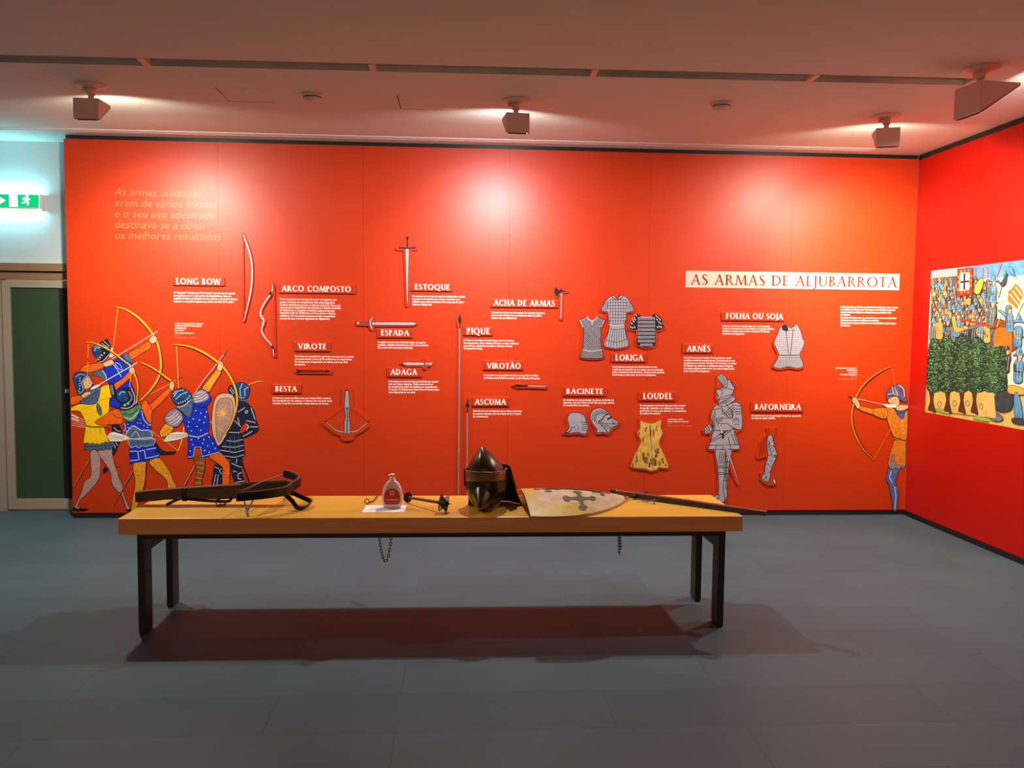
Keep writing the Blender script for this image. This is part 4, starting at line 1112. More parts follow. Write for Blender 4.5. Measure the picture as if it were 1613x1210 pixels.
# ---- archer in yellow tunic at the far left
g=fig('printed_archer',base_at(158,808),'printed archer in yellow tunic and mauve hose at the far left')
A(k1).strokes([[(97,1000),(290,1095)],[(97,1040),(280,1110)],[(97,1075),(280,1130)],[(97,1105),(275,1150)],[(97,1135),(270,1165)]],9,I['rim']).strokes([[(97,1010),(180,1050)],[(97,1050),(180,1080)]],14,I['wht']).build('arrow_bundle',g)
A(k2).stroke([(118,830),(210,670),(312,492)],16,K,taper=[.5,1]).stroke([(118,815),(210,655),(306,492)],5,I['rim']).build('sword',g)
A(k2).fill([(470,620),(490,570),(520,580),(525,620),(500,650),(475,650)],I['nav']).stroke([(500,600),(600,590),(680,560)],12,I['nav'],taper=[1,.4]).build('buckler',g)
A(k2).fill([(575,55),(640,60),(690,120),(700,200),(640,360),(590,440),(575,380),(600,300)],I['nav'],line=K).stroke([(600,100),(640,140),(680,150)],8,I['pale']).stroke([(620,280),(650,320)],8,I['pale']).stroke([(600,300),(620,350)],8,I['pale']).build('armour_piece',g)
A(k2).fill([(320,390),(400,380),(440,470),(440,620),(430,690),(380,780),(300,870),(200,970),(165,1050),(140,1040),(180,950),(220,860),(250,750),(320,690),(330,600)],I['mauve'],line=K).build('leg',g)
A(k2).fill([(405,390),(480,370),(570,350),(585,430),(610,550),(650,640),(655,690),(700,780),(710,860),(750,980),(785,1060),(755,1078),(720,980),(690,900),(620,840),(575,760),(565,660),(530,580),(450,470)],I['mauve'],line=K).build('leg',g)
A(k2).fill([(120,1055),(150,1062),(190,1062),(300,1075),(240,1100),(120,1095)],K).stroke([(140,1045),(160,1062),(185,1060)],7,I['wht']).build('shoe',g)
A(k2).fill([(750,1078),(800,1065),(806,1100),(755,1106)],K).stroke([(752,1072),(790,1066)],7,I['wht']).build('shoe',g)
A(k2).fill([(250,300),(400,285),(540,285),(600,275),(600,330),(570,350),(545,378),(510,345),(480,383),(440,355),(400,388),(370,355),(320,392),(300,360),(255,378)],I['slate'],sm=False,line=K).stroke([(255,330),(400,325),(590,310)],8,I['nav']).build('underskirt',g)
A(k2).fill([(265,88),(480,92),(545,290),(520,280),(500,270),(475,292),(455,285),(430,310),(400,290),(375,302),(345,285),(315,304),(290,283),(262,292),(235,287),(250,180)],I['yel'],sm=False,line=K).build('tunic_skirt',g)
A(k1).fill([(95,922),(200,880),(390,870),(430,700),(550,650),(560,740),(575,800),(550,820),(545,940),(530,1040),(520,1145),(440,1162),(290,1152),(250,1070),(190,970),(95,962)],I['yel'],line=K).fill([(402,872),(442,920),(457,980),(440,1022),(400,960)],I['slate'],line=K).stroke([(200,965),(260,930),(340,905)],4,I['bro']).stroke([(410,860),(470,830),(560,810)],4,I['bro']).build('tunic',g)
A(k2).stroke([(285,82),(380,94),(470,90),(520,100),(562,140)],8,K).stroke([(440,92),(435,150),(450,165)],6,K).build('belt',g)
A(k1).fill([(90,795),(215,783),(232,820),(150,880),(90,893)],I['org'],line=K).build('rear_sleeve',g)
A(k1).fill([(200,862),(250,800),(310,720),(430,680),(432,760),(392,872),(280,887)],I['slate'],line=K).stroke([(240,850),(320,790),(420,720)],6,I['nav']).stroke([(260,875),(340,820),(425,760)],6,I['nav']).build('mantle',g)
A(k1).fill([(115,590),(125,530),(180,500),(250,505),(300,540),(345,600),(357,650),(335,690),(300,700),(240,740),(180,772),(150,700)],I['helm'],line=K).stroke([(140,560),(200,525),(260,540)],7,I['pale']).stroke([(180,760),(235,720),(220,620),(290,548),(352,640)],7,I['pale']).dots([(195,575),(195,605),(196,635),(194,665),(190,700),(184,730)],7,I['wht']).build('helmet',g)
A(k1).fill([(232,612),(258,580),(286,560),(322,590),(342,640),(322,682),(282,702),(245,692)],I['skin'],line=K).strokes([[(255,615),(275,606)],[(298,602),(312,603)],[(300,610),(318,640)],[(318,640),(303,646)],[(278,665),(304,660)]],5,I['bro']).build('face',g)
A(k1).fill([(595,650),(700,580),(780,498),(818,540),(740,622),(630,712),(612,712)],I['org'],line=K).build('front_sleeve',g)
A(k1).fill([(545,648),(590,638),(622,720),(615,792),(575,772),(560,720)],I['nav'],line=K).strokes([[(560,660),(585,770)],[(575,650),(600,770)]],5,I['pale']).build('front_cuff',g)
A(k1).stroke([(272,145),(345,152),(430,182),(540,238),(640,308),(720,372),(800,432),(852,522),(887,620),(895,720),(884,830)],27,K,taper=[.3,1,1,1,.5]).stroke([(270,142),(343,149),(430,178),(540,233),(640,303),(720,367),(798,428),(846,522),(880,620),(888,720),(880,830)],18,I['bow'],taper=[.3,1,1,1,.4]).build('longbow',g)
A(k1).strokes([[(296,165),(292,330)],[(292,370),(285,560)],[(284,600),(277,722)]],5,I['gold']).stroke([(830,420),(800,560),(788,720)],7,I['gold']).build('bowstring',g)
A(k1).stroke([(320,712),(600,550),(880,388)],9,I['wht']).stroke([(325,722),(600,558),(880,396)],3,K).fill([(330,690),(380,660),(435,650),(420,672),(350,705)],I['wht']).build('arrow',g)
A(k1).fill([(210,790),(258,742),(318,735),(325,760),(285,785),(240,812)],I['skin'],line=K).build('rear_hand',g)
A(k1).fill([(780,490),(790,455),(828,440),(850,470),(852,508),(812,528)],I['skin'],line=K).strokes([[(815,462),(845,472)],[(815,480),(848,488)],[(815,498),(848,503)]],4,I['bro']).build('front_hand',g)

# ---- archer with green scarf
g=fig('printed_archer',base_at(235,808),'printed archer with green scarf and orange sleeves beside the yellow archer')
A(k2).stroke([(598,1040),(700,860),(842,612)],18,K,taper=[.2,1]).stroke([(612,1000),(720,810),(838,610)],6,I['rim'],taper=[.3,1]).build('sword',g)
A(c4).stroke([(512,722),(580,770),(652,826)],3,I['gold']).stroke([(656,832),(674,790),(685,740),(690,700)],9,I['bow'],taper=[.5,1]).build('longbow_lower_limb',g)
A(k3).fill([(90,450),(150,400),(230,470),(240,525),(150,512),(95,492)],I['blu'],line=K).build('cape',g)
A(c4).fill([(415,900),(485,893),(478,1000),(462,1060),(440,1120),(430,1165),(402,1170),(412,1080),(425,1000)],I['hose'],line=K).stroke([(486,895),(480,1000),(468,1040)],6,K).build('leg',g)
A(c4).fill([(500,890),(555,868),(610,940),(630,985),(652,1040),(605,1040),(595,990),(540,940)],I['hose'],line=K).build('leg',g)
A(k3).fill([(535,780),(575,830),(640,950),(700,1000),(790,1010),(832,1004),(800,1036),(690,1042),(650,1030),(590,900)],I['nav'],line=K).build('scabbard',g)
A(c4).fill([(207,672),(255,640),(300,608),(335,605),(357,640),(352,682),(300,686),(240,692)],I['org'],line=K).stroke([(300,612),(312,640),(352,655)],2.5,K).build('rear_sleeve',g)
A(k3).fill([(440,490),(470,440),(505,433),(540,478),(640,390),(760,288),(788,320),(700,430),(590,535),(560,590),(556,690),(510,670),(480,590),(450,540)],I['org'],line=K).stroke([(520,455),(560,520),(580,570)],6,K).build('front_sleeve',g)
A(k3).fill([(315,860),(570,860),(610,960),(650,1060),(560,1095),(450,1120),(315,1142),(312,1000)],I['blu'],sm=False,line=K).fill([(316,866),(572,866),(590,920),(540,935),(500,950),(460,940),(420,962),(380,945),(340,962),(316,940)],I['slate'],line=I['pale']).strokes([[(315,1005),(400,1000)],[(500,985),(610,965)],[(318,1110),(410,1100)],[(490,1085),(640,1050)],[(405,1010),(420,1100)],[(480,990),(495,1085)],[(405,1008),(482,990)]],9,I['pale']).dots([(350,900),(405,905),(455,905),(510,900)],11,I['helm']).build('skirt',g)
A(k3).fill([(250,680),(330,680),(430,560),(460,540),(490,640),(555,710),(550,790),(560,862),(310,862),(265,790)],I['blu'],line=K).fill([(275,810),(350,718),(440,765),(545,772),(550,860),(310,860)],I['slate'],line=I['pale'],lw=1.4).stroke([(335,840),(385,780),(430,850)],7,I['pale']).stroke([(450,545),(470,640),(520,700),(555,710)],9,I['pale']).stroke([(250,685),(268,730),(258,780)],9,I['pale']).dots([(430,650),(405,685),(440,690),(475,715),(515,735),(300,740),(280,778),(295,700)],8,I['wht'],3).build('tunic',g)
A(k3).stroke([(310,868),(430,858),(540,848),(602,872)],8,I['pale']).build('belt',g)
A(k3).fill([(60,840),(90,800),(135,785),(230,812),(305,845),(305,865),(220,892),(90,892)],I['wht'],sm=False).strokes([[(80,820),(250,845)],[(80,840),(260,855)],[(75,862),(260,866)]],4,I['gsteel']).strokes([[(215,830),(310,852)],[(215,862),(310,868)],[(215,882),(315,876)]],5,I['bow']).build('arrow_bundle',g)
A(k3).fill([(213,545),(300,540),(430,472),(442,530),(400,610),(350,672),(290,667),(238,610)],I['green'],line=K).stroke([(240,580),(330,590),(420,520)],7,I['nav']).stroke([(245,620),(330,640),(410,560)],7,I['wht']).build('scarf',g)
A(k3).fill([(372,372),(395,375),(408,408),(402,425),(404,450),(372,482),(352,470)],I['skin'],line=K).build('face',g)
A(k3).fill([(158,385),(180,335),(230,305),(330,288),(372,340),(388,420),(352,492),(280,532),(200,522),(215,470),(170,430)],I['nav'],line=K).stroke([(330,292),(372,400),(350,485),(285,522),(215,515)],9,I['pale']).stroke([(300,330),(340,400),(310,450),(240,490)],6,I['pale']).dots([(262,488),(298,470)],12,I['pale']).build('hood',g)
A(k3).fill([(165,372),(180,335),(230,310),(282,335),(302,400),(282,440),(230,452),(185,422)],I['helm'],line=K).stroke([(195,370),(230,335),(265,345)],9,I['pale']).build('helmet',g)
A(k3).stroke([(430,2),(490,32),(560,67),(640,118),(720,180),(785,222)],26,K,taper=[.4,1,1]).stroke([(430,0),(490,28),(560,62),(640,112),(720,173),(782,215)],17,I['bow'],taper=[.4,1,1]).build('longbow_upper_limb',g)
A(k3).stroke([(545,368),(720,270),(850,195)],6,I['gold']).stroke([(840,200),(915,162)],9,K,taper=[1,.2]).build('arrow',g)
A(k3).fill([(758,285),(768,232),(800,220),(818,258),(800,312),(785,328)],I['skin'],line=K).strokes([[(782,238),(808,246)],[(778,255),(808,262)]],4,I['bro']).build('front_hand',g)

# ---- armoured man with shield
g=fig('printed_knight',base_at(375,778),'printed man in dark armour holding a long pinkish shield')
A(k5).stroke([(365,890),(400,980),(447,1105)],13,K).build('sword',g)
A(k5).stroke([(418,168),(460,147),(520,128),(575,122)],9,I['gold'],taper=[.5,1,.3]).build('plume',g)
A(k5).fill([(110,920),(170,920),(190,990),(165,1110),(85,1122),(100,1000)],I['nav'],line=K).strokes([[(108,940),(150,960)],[(120,1010),(100,1115)],[(145,1010),(130,1115)]],6,I['pale']).stroke([(175,960),(155,980),(175,1010)],6,I['pale']).build('leg',g)
A(k5).fill([(265,850),(370,850),(365,930),(370,1010),(405,1105),(330,1112),(290,1060),(270,980)],I['nav'],line=K).strokes([[(270,905),(320,930),(365,945)],[(285,980),(320,990)],[(310,1090),(395,1075)],[(320,860),(315,910)]],7,I['pale']).stroke([(365,995),(335,1010),(335,1050),(365,1060)],8,I['pale']).build('leg',g)
A(k5).fill([(245,620),(350,615),(378,670),(392,780),(392,832),(300,862),(190,842),(150,750),(200,690)],I['nav'],line=K).strokes([[(225,690),(300,700),(378,680)],[(180,745),(300,755),(385,735)],[(160,780),(300,805),(390,780)],[(190,835),(300,850),(390,825)]],6,I['pale']).strokes([[(300,640),(302,800)],[(260,640),(255,800)],[(340,640),(345,800)],[(215,700),(210,800)]],5,I['slate']).build('fauld',g)
A(k5).fill([(335,330),(395,325),(445,365),(402,500),(345,590),(352,622),(245,622),(270,560),(320,460)],I['nav'],line=K).strokes([[(330,420),(400,375),(420,360)],[(300,500),(360,560)],[(330,470),(345,540)],[(245,612),(350,615)]],6,I['pale']).build('breastplate',g)
A(k5).fill([(405,368),(455,362),(488,420),(508,500),(527,560),(522,597),(470,632),(385,668),(352,640),(400,602),(452,560),(412,520),(400,440)],I['nav'],line=K).strokes([[(455,375),(495,490)],[(410,500),(500,520)],[(450,560),(520,560)],[(380,650),(470,600)]],7,I['pale']).stroke([(412,402),(425,412),(412,432),(400,420),(412,402)],6,I['pale']).stroke([(410,535),(432,555),(412,592)],8,I['pale']).build('arm',g)
A(k5).fill([(240,200),(262,168),(300,150),(350,135),(402,145),(442,182),(442,232),(425,280),(390,302),(340,292),(300,262)],I['helm'],line=K).strokes([[(375,145),(350,200),(355,270)],[(430,180),(395,200),(400,270)]],7,I['pale']).dots([(350,280),(368,284),(386,284)],5,I['wht']).stroke([(340,298),(385,310),(432,305)],13,I['slate']).build('helmet',g)
A(k5).fill([(240,190),(268,165),(302,230),(292,262),(246,226)],I['nav'],line=K).strokes([[(250,200),(290,250)],[(262,182),(298,235)]],5,I['pale']).build('visor',g)
s_=A(k5).fill([(80,500),(90,380),(120,280),(180,240),(260,245),(300,290),(307,400),(280,520),(222,640),(150,742),(110,680),(85,600)],I['rim'],line=K,lw=1.2).build('shield',g)
x_=A(k5).fill([(120,410),(142,315),(192,285),(258,292),(283,340),(288,430),(258,530),(202,620),(150,704),(125,610)],I['shld'],line=I['wood'],lw=1.0)
for k in range(10):
    a_=k*pi/5+.2; r0,r1=10,58+(k%2)*8
    x_.stroke([(185+r0*cos(a_),430+r0*sin(a_)*1.1),(185+.5*r1*cos(a_+.15),430+.5*r1*sin(a_+.15)*1.1),(185+.8*r1*cos(a_-.1),430+.8*r1*sin(a_-.1)*1.1),(185+r1*cos(a_+.05),430+r1*sin(a_+.05)*1.1)],11,I['gold'],taper=[1.3,.9,.6,.2])
x_.fill([(165,415),(185,405),(205,415),(210,435),(195,450),(170,448)],I['gold']).strokes([[(262,330),(275,345)],[(268,360),(278,375)],[(150,590),(160,605)]],9,I['gold'])
x_.build('shield_field',s_)

# ---- archer in dotted blue tunic
g=fig('printed_archer',base_at(325,772),'printed archer in dotted blue tunic drawing a bow beside the armoured man')
A(k4).stroke([(245,1200),(290,1120),(337,1030)],12,K).stroke([(248,1190),(290,1115),(335,1028)],6,I['rim']).build('sword',g)
A(k4).fill([(330,960),(412,950),(417,1050),(397,1120),(387,1205),(328,1205),(345,1130),(350,1050),(335,990)],I['bro'],line=K).strokes([[(350,1000),(405,1010)],[(352,1040),(410,1048)],[(350,1080),(405,1092)],[(345,1120),(395,1128)],[(340,1160),(388,1166)]],5,I['hose']).build('leg',g)
A(k4).fill([(450,950),(530,918),(602,990),(617,1040),(612,1120),(605,1205),(560,1205),(555,1100),(555,1040),(490,990)],I['org'],line=K).strokes([[(510,960),(540,985)],[(550,1000),(600,1010)],[(556,1080),(610,1090)],[(558,1130),(608,1138)]],5,I['hose']).build('leg',g)
A(k4).fill([(90,832),(130,772),(200,758),(292,770),(292,792),(200,822),(100,838)],I['wht'],sm=False).strokes([[(120,800),(285,782)],[(130,815),(285,790)],[(130,785),(280,775)]],4,I['gsteel']).strokes([[(80,828),(130,808)],[(85,836),(130,824)]],4,I['bow']).build('arrow_bundle',g)
A(k4).fill([(285,785),(370,797),(442,765),(505,840),(542,922),(470,942),(390,962),(382,885),(338,882),(328,962),(278,967),(285,860)],I['blu'],sm=False,line=K).strokes([[(280,960),(327,955),(336,880),(384,880),(394,955),(535,918)]],6,I['pale']).dots([(310,820),(365,810),(410,820),(450,800),(480,850),(440,870),(320,860),(400,850),(500,890),(450,920),(300,910),(415,905)],7,I['wht'],3).build('skirt',g)
A(k4).fill([(240,620),(300,640),(320,540),(400,570),(432,560),(447,640),(450,700),(440,762),(370,792),(290,782),(258,720)],I['blu'],line=K).dots([(345,590),(385,610),(325,655),(375,665),(410,685),(355,715),(385,745),(290,680),(310,750),(430,600),(285,715),(420,640)],7,I['wht'],3).build('tunic',g)
A(k4).stroke([(290,788),(370,798),(442,766)],7,I['pale']).build('belt',g)
A(k4).fill([(58,762),(80,720),(120,688),(167,720),(152,760),(110,792),(73,802)],I['hose'],line=K).build('rear_forearm',g)
A(k4).fill([(98,650),(130,600),(180,573),(232,610),(242,660),(200,717),(150,712),(110,690)],I['lil'],line=K).strokes([[(110,650),(150,640),(190,600)],[(120,670),(165,650),(205,615)],[(135,690),(180,665),(220,630)],[(160,702),(200,680),(232,645)]],5,I['wht']).build('rear_sleeve',g)
A(k4).fill([(395,422),(440,350),(490,290),(515,265),(547,282),(520,332),(480,392),(450,442)],I['hose'],line=K).build('front_forearm',g)
A(k4).fill([(318,520),(330,470),(372,423),(422,430),(467,485),(452,532),(410,562),(350,552)],I['blu'],line=K).fill([(322,515),(334,470),(372,428),(418,434),(448,470),(440,500),(400,520),(350,530)],I['lil']).strokes([[(335,480),(380,470),(420,440)],[(330,500),(385,490),(435,460)],[(340,520),(395,508),(440,480)],[(350,455),(385,445),(400,430)]],5,I['wht']).build('front_sleeve',g)
A(k4).fill([(190,560),(250,540),(312,480),(322,540),(300,642),(270,632),(225,592)],I['slate'],line=K).stroke([(195,562),(255,548),(312,490)],6,I['pale']).build('aventail',g)
A(k4).fill([(152,480),(165,440),(210,412),(262,418),(302,450),(312,490),(270,517),(200,542),(165,517)],I['helm'],line=K).strokes([[(170,480),(200,435),(250,425)],[(185,500),(230,460),(280,440)],[(165,460),(190,430)]],6,I['pale']).dots([(208,532),(226,526),(243,520),(259,512),(274,500),(287,488),(296,472)],5,I['wht']).build('helmet',g)
A(k4).stroke([(190,75),(200,240),(208,412)],5,I['gold']).stroke([(455,675),(520,722),(582,770)],6,I['gold']).build('bowstring',g)
A(k4).stroke([(320,482),(400,360),(500,235),(572,138)],8,I['rim']).stroke([(322,487),(404,364),(504,239),(576,142)],2.5,K).stroke([(565,150),(602,98)],16,I['gsteel'],taper=[.6,1,.1]).build('arrow',g)
A(k4).stroke([(165,67),(230,70),(310,88),(400,128),(480,178),(560,243),(622,322),(663,412),(679,500),(669,580),(644,660),(612,732),(580,772)],22,K,taper=[.3,1,1,1,.5]).stroke([(165,65),(230,68),(310,85),(400,124),(480,174),(558,240),(618,320),(659,412),(674,500),(664,580),(639,660),(608,730),(580,770)],15,I['bow'],taper=[.3,1,1,1,.4]).build('longbow',g)
A(k4).fill([(515,265),(520,220),(540,195),(562,215),(562,250),(540,277)],I['skin'],line=K).strokes([[(535,205),(532,225)],[(545,205),(544,228)],[(554,212),(553,232)]],4,I['bro']).build('front_hand',g)

# ---- lone archer at the right edge
g=fig('printed_archer',base_at(1410,803),'lone printed archer in orange tunic and blue hose at the right panel edge')
A(k6).fill([(350,850),(430,848),(422,900),(407,960),(432,1020),(427,1100),(417,1182),(390,1182),(375,1090),(355,980),(333,940),(340,890)],I['hosb'],line=K).strokes([[(372,870),(360,920),(380,960)],[(400,990),(410,1080),(402,1170)]],7,I['pale']).build('leg',g)
A(k6).fill([(350,815),(485,820),(470,855),(450,835),(435,860),(410,840),(380,855),(355,838)],I['lil'],sm=False,line=K).fill([(378,738),(395,738),(398,818),(360,822)],I['lil'],sm=False).build('underskirt',g)
A(k6).fill([(400,618),(490,638),(486,826),(400,816),(396,738),(376,738),(366,820),(345,820),(365,720)],I['orob'],sm=False,line=K).build('tunic_skirt',g)
A(k6).fill([(315,372),(370,358),(412,395),(450,452),(500,390),(497,612),(440,612),(390,592),(352,500),(338,450)],I['orob'],line=K).stroke([(412,400),(450,455),(498,400)],5,I['pale']).dots([(458,475),(462,505),(466,535),(470,565)],8,I['skin']).stroke([(380,575),(420,560),(440,530)],3,I['bro']).build('tunic',g)
A(k6).stroke([(398,600),(440,618),(492,634)],9,K).stroke([(398,606),(440,624),(492,640)],5,I['bow']).build('belt',g)
A(k6).fill([(125,350),(220,370),(330,368),(342,440),(300,452),(225,420),(170,402),(118,377)],I['orob'],line=K).strokes([[(222,370),(226,420)],[(320,370),(310,445)],[(232,372),(236,422)]],4,I['bro']).build('front_sleeve',g)
A(k6).fill([(412,400),(440,350),(490,370),(472,440),(450,452)],I['slate'],line=K).strokes([[(430,395),(480,380)],[(435,415),(478,400)]],5,I['nav']).build('collar',g)
A(k6).fill([(345,300),(375,280),(422,278),(437,310),(432,347),(370,337),(350,320)],I['skin'],line=K).strokes([[(360,302),(375,302)],[(395,300),(412,300)],[(385,305),(382,320)],[(375,327),(395,328)]],4,I['bro']).build('face',g)
A(k6).fill([(335,290),(340,240),(380,195),(430,180),(472,205),(487,250),(482,285),(502,295),(492,322),(440,305),(430,280),(380,275),(345,302)],ink('helmet_violet',104,96,128,30,(64,58,96),.8),line=K).stroke([(430,184),(470,215),(478,280)],8,I['pale']).strokes([[(345,260),(390,250),(430,270)],[(380,198),(390,245)],[(400,205),(425,260)]],6,I['pale']).build('helmet',g)
A(k6).stroke([(380,45),(396,140),(412,262)],4,I['bowd']).stroke([(238,775),(300,655),(380,510),(422,430)],6,I['bowd']).build('bowstring',g)
A(k6).stroke([(395,38),(340,52),(270,90),(190,150),(130,220),(95,290),(72,360),(62,430),(72,520),(102,600),(152,690),(202,740),(239,782)],19,K,taper=[.3,1,1,1,.6]).stroke([(395,37),(338,50),(268,88),(187,147),(127,218),(92,288),(69,360),(59,430),(68,520),(98,602),(149,693),(200,743),(237,783)],13,I['bowd'],taper=[.3,1,1,1,.5]).build('longbow',g)
A(k6).stroke([(27,270),(62,288)],9,K,taper=[.3,1]).stroke([(62,286),(200,316),(312,342)],6,I['rim']).fill([(308,338),(350,337),(418,346),(425,362),(350,362)],I['wht']).build('arrow',g)
A(k6).fill([(410,378),(430,345),(500,343),(505,370),(450,390)],I['skin'],line=K).build('rear_hand',g)
A(k6).fill([(62,312),(70,285),(97,290),(120,330),(126,360),(105,374),(85,342)],I['skin'],line=K).strokes([[(68,308),(92,302)],[(74,322),(98,314)],[(82,336),(102,326)]],4,I['bro']).build('front_hand',g)

# ================================================================ RAISED CUT-OUTS
GREY=ink('cutout_grey',168,164,172,60,(150,146,156),.6); LGREY=ink('cutout_light',196,188,192); DG=ink('cutout_dark',34,30,34); CB=.012
k5b=crop(260,350,4.0333); k7=crop(480,350,4.0333); k8=crop(690,420,4.0333); kx=crop(500,600,12.1); ke=crop(560,460,11.52); kl=crop(900,460,10.08); kb=crop(880,630,8.96); ka=crop(1100,580,5.762); kf=crop(1180,660,10.08); kc3=crop(1060,420,4.245)
GRP_='raised weapon and armour cut-outs'
class Cut:
    """raised board with printed weapon on its front"""
    def __init__(s,name,px,py,lab):
        s.t=thing(name,base_at(px,py),lab,'cut-out',GRP_); s.pl=Plane2D('Y',YP)
    def board(s,fr): s.pl.k=1; return Art(fr,s.pl,0.0)
    def art(s,fr): return Art(fr,s.pl,CB+.0004)
def rows_in(poly,sp,ang,jit=0): return hatch(smooth(poly),sp,ang,jit)

c_=Cut('longbow_cutout',389,509,'raised cut-out of a tall plain bow right of the LONG BOW plate')
bw=[(493,75),(502,95),(530,170),(549,250),(553,340),(545,430),(525,530),(499,628)]
b=c_.board(k5b); b.band(bw,17,CB,RED); b.band([(494,75),(499,628)],11,CB,RED,sm=False); b.build('backing_board',c_.t)
c_.art(k5b).stroke(bw,13,DG,taper=[.5,1,1,1,.5]).stroke(bw,9,LGREY,taper=[.3,1,1,1,.3]).strokes([[(546,330),(558,330)],[(546,342),(559,342)],[(546,354),(559,354)],[(546,366),(558,366)],[(545,378),(558,378)]],6,GREY).build('bow',c_.t)
c_.art(k5b).strokes([[(494,85),(498,620)]],3,I['dred']).build('bowstring',c_.t)

c_=Cut('composite_bow_cutout',425,565,'raised cut-out of a curved double bow left of the ARCO COMPOSTO plate')
bw=[(683,395),(681,430),(666,463),(632,513),(610,558),(608,595),(627,625),(620,655),(613,690),(636,735),(678,785),(692,848)]
b=c_.board(k5b); b.band(bw,20,CB,RED); b.band([(690,398),(700,855)],14,CB,RED,sm=False); b.build('backing_board',c_.t)
c_.art(k5b).stroke(bw,14,DG,taper=[.4,.9,1,1,.9,.5]).stroke(bw,9.5,LGREY,taper=[.4,.9,1,1,.9,.5]).strokes([[(612,590),(628,600)],[(615,605),(634,612)],[(618,620),(636,624)],[(616,635),(634,638)],[(614,650),(630,653)]],4,GREY).strokes([[(674,440),(665,463)],[(676,785),(688,805)]],13,DG).build('bow',c_.t)
c_.art(k5b).strokes([[(691,400),(699,850)]],3,I['dred']).build('bowstring',c_.t)

c_=Cut('bolt_cutout',494,589,'raised cut-out of a short arrow under the VIROTE paragraph')
c_.board(k5b).band([(840,947),(1048,948)],30,CB,RED,sm=False).build('backing_board',c_.t)
c_.art(k5b).strokes([[(850,941),(1020,944)],[(850,953),(1020,952)]],4,DG).strokes([[(850,947),(1020,948)]],6,I['dred']).build('shaft',c_.t)
c_.art(k5b).fill([(830,935),(858,938),(864,946),(858,956),(830,961),(838,947)],DG,sm=False).build('fletching',c_.t)
c_.art(k5b).fill([(1015,943),(1030,940),(1058,948),(1030,956),(1015,953)],DG,sm=False).build('point',c_.t)

c_=Cut('crossbow_cutout',546,694,'raised cut-out of an upright crossbow right of the BESTA paragraph')
c_.board(kx).slab([(468,190),(475,150),(520,108),(560,97),(612,105),(650,150),(690,505),(985,715),(990,868),(880,960),(710,1050),(700,1108),(640,1148),(500,1148),(445,1100),(435,1050),(300,1000),(110,840),(72,780),(150,715),(450,500)],CB,RED,sm=False).build('backing_board',c_.t)
c_.art(kx).stroke([(165,785),(250,860),(340,930),(420,965),(505,973)],26,DG,taper=[.6,1]).stroke([(165,785),(250,860),(340,930),(420,965),(505,973)],15,LGREY,taper=[.5,1]).build('bow_limb',c_.t)
c_.art(kx).stroke([(965,785),(880,860),(790,930),(720,965),(630,973)],26,DG,taper=[.6,1]).stroke([(965,785),(880,860),(790,930),(720,965),(630,973)],15,LGREY,taper=[.5,1]).build('bow_limb',c_.t)
c_.art(kx).strokes([[(155,775),(510,528)],[(620,528),(967,785)]],10,I['dred']).dots([(157,778),(967,785)],18,DG).build('bowstring',c_.t)
c_.art(kx).strokes([[(505,1010),(505,1065),(630,1065),(630,1010)]],8,I['wood']).build('stirrup',c_.t)
c_.art(kx).fill([(535,188),(595,188),(620,520),(605,600),(600,680),(620,750),(626,1002),(510,1002),(510,750),(535,680),(525,600),(508,520)],GREY,sm=False,line=DG,lw=1.0).fill([(535,172),(598,172),(596,192),(534,192)],DG,sm=False).strokes([[(565,520),(565,1000)]],26,I['gsteel']).strokes([[(550,500),(550,560)],[(585,500),(585,560)],[(510,755),(552,755)],[(580,755),(622,755)],[(520,520),(615,520)]],9,DG).build('tiller',c_.t)

c_=Cut('estoc_cutout',640,484,'raised cut-out of a narrow sword pointing down left of the ESTOQUE plate')
c_.board(k7).slab([(640,88),(662,88),(690,150),(718,160),(718,178),(680,180),(666,530),(653,542),(640,530),(628,182),(582,178),(580,162),(612,150)],CB,RED,sm=False).build('backing_board',c_.t)
c_.art(k7).fill([(640,170),(662,170),(656,480),(652,522),(647,480)],LGREY,sm=False,line=DG).strokes([[(651,175),(651,480)]],5,GREY).build('blade',c_.t)
c_.art(k7).stroke([(597,163),(650,166),(704,163)],9,DG).stroke([(651,110),(651,160)],8,DG).fill([(642,96),(651,90),(661,96),(657,108),(651,114),(645,108)],DG).build('hilt',c_.t)

c_=Cut('sword_cutout',610,520,'raised cut-out of a broad horizontal sword above the ESPADA plate')
c_.board(ke).slab([(5,530),(70,518),(240,530),(268,460),(300,443),(332,470),(322,528),(1050,528),(1138,575),(1050,626),(330,626),(342,680),(300,712),(262,672),(237,615),(70,612),(12,610)],CB,RED,sm=False).build('backing_board',c_.t)
c_.art(ke).fill([(302,543),(1040,546),(1085,558),(1118,575),(1085,592),(1040,604),(302,600)],LGREY,sm=False,line=DG,lw=1).strokes([[(360,572),(1010,574)]],14,GREY).strokes([[(352,545),(352,600)]],10,DG).build('blade',c_.t)
c_.art(ke).strokes([[(75,563),(258,563)]],36,I['gsteel']).strokes([[(75,549),(258,549)],[(75,577),(258,577)]],6,DG).build('grip',c_.t)
c_.art(ke).stroke([(302,465),(274,510),(265,565),(276,620),(302,668)],36,DG).stroke([(302,468),(274,512),(266,565),(277,618),(302,665)],22,LGREY).build('guard',c_.t)
c_.art(ke).fill([(22,543),(66,541),(72,565),(66,590),(24,588)],LGREY,sm=False,line=DG).build('pommel',c_.t)

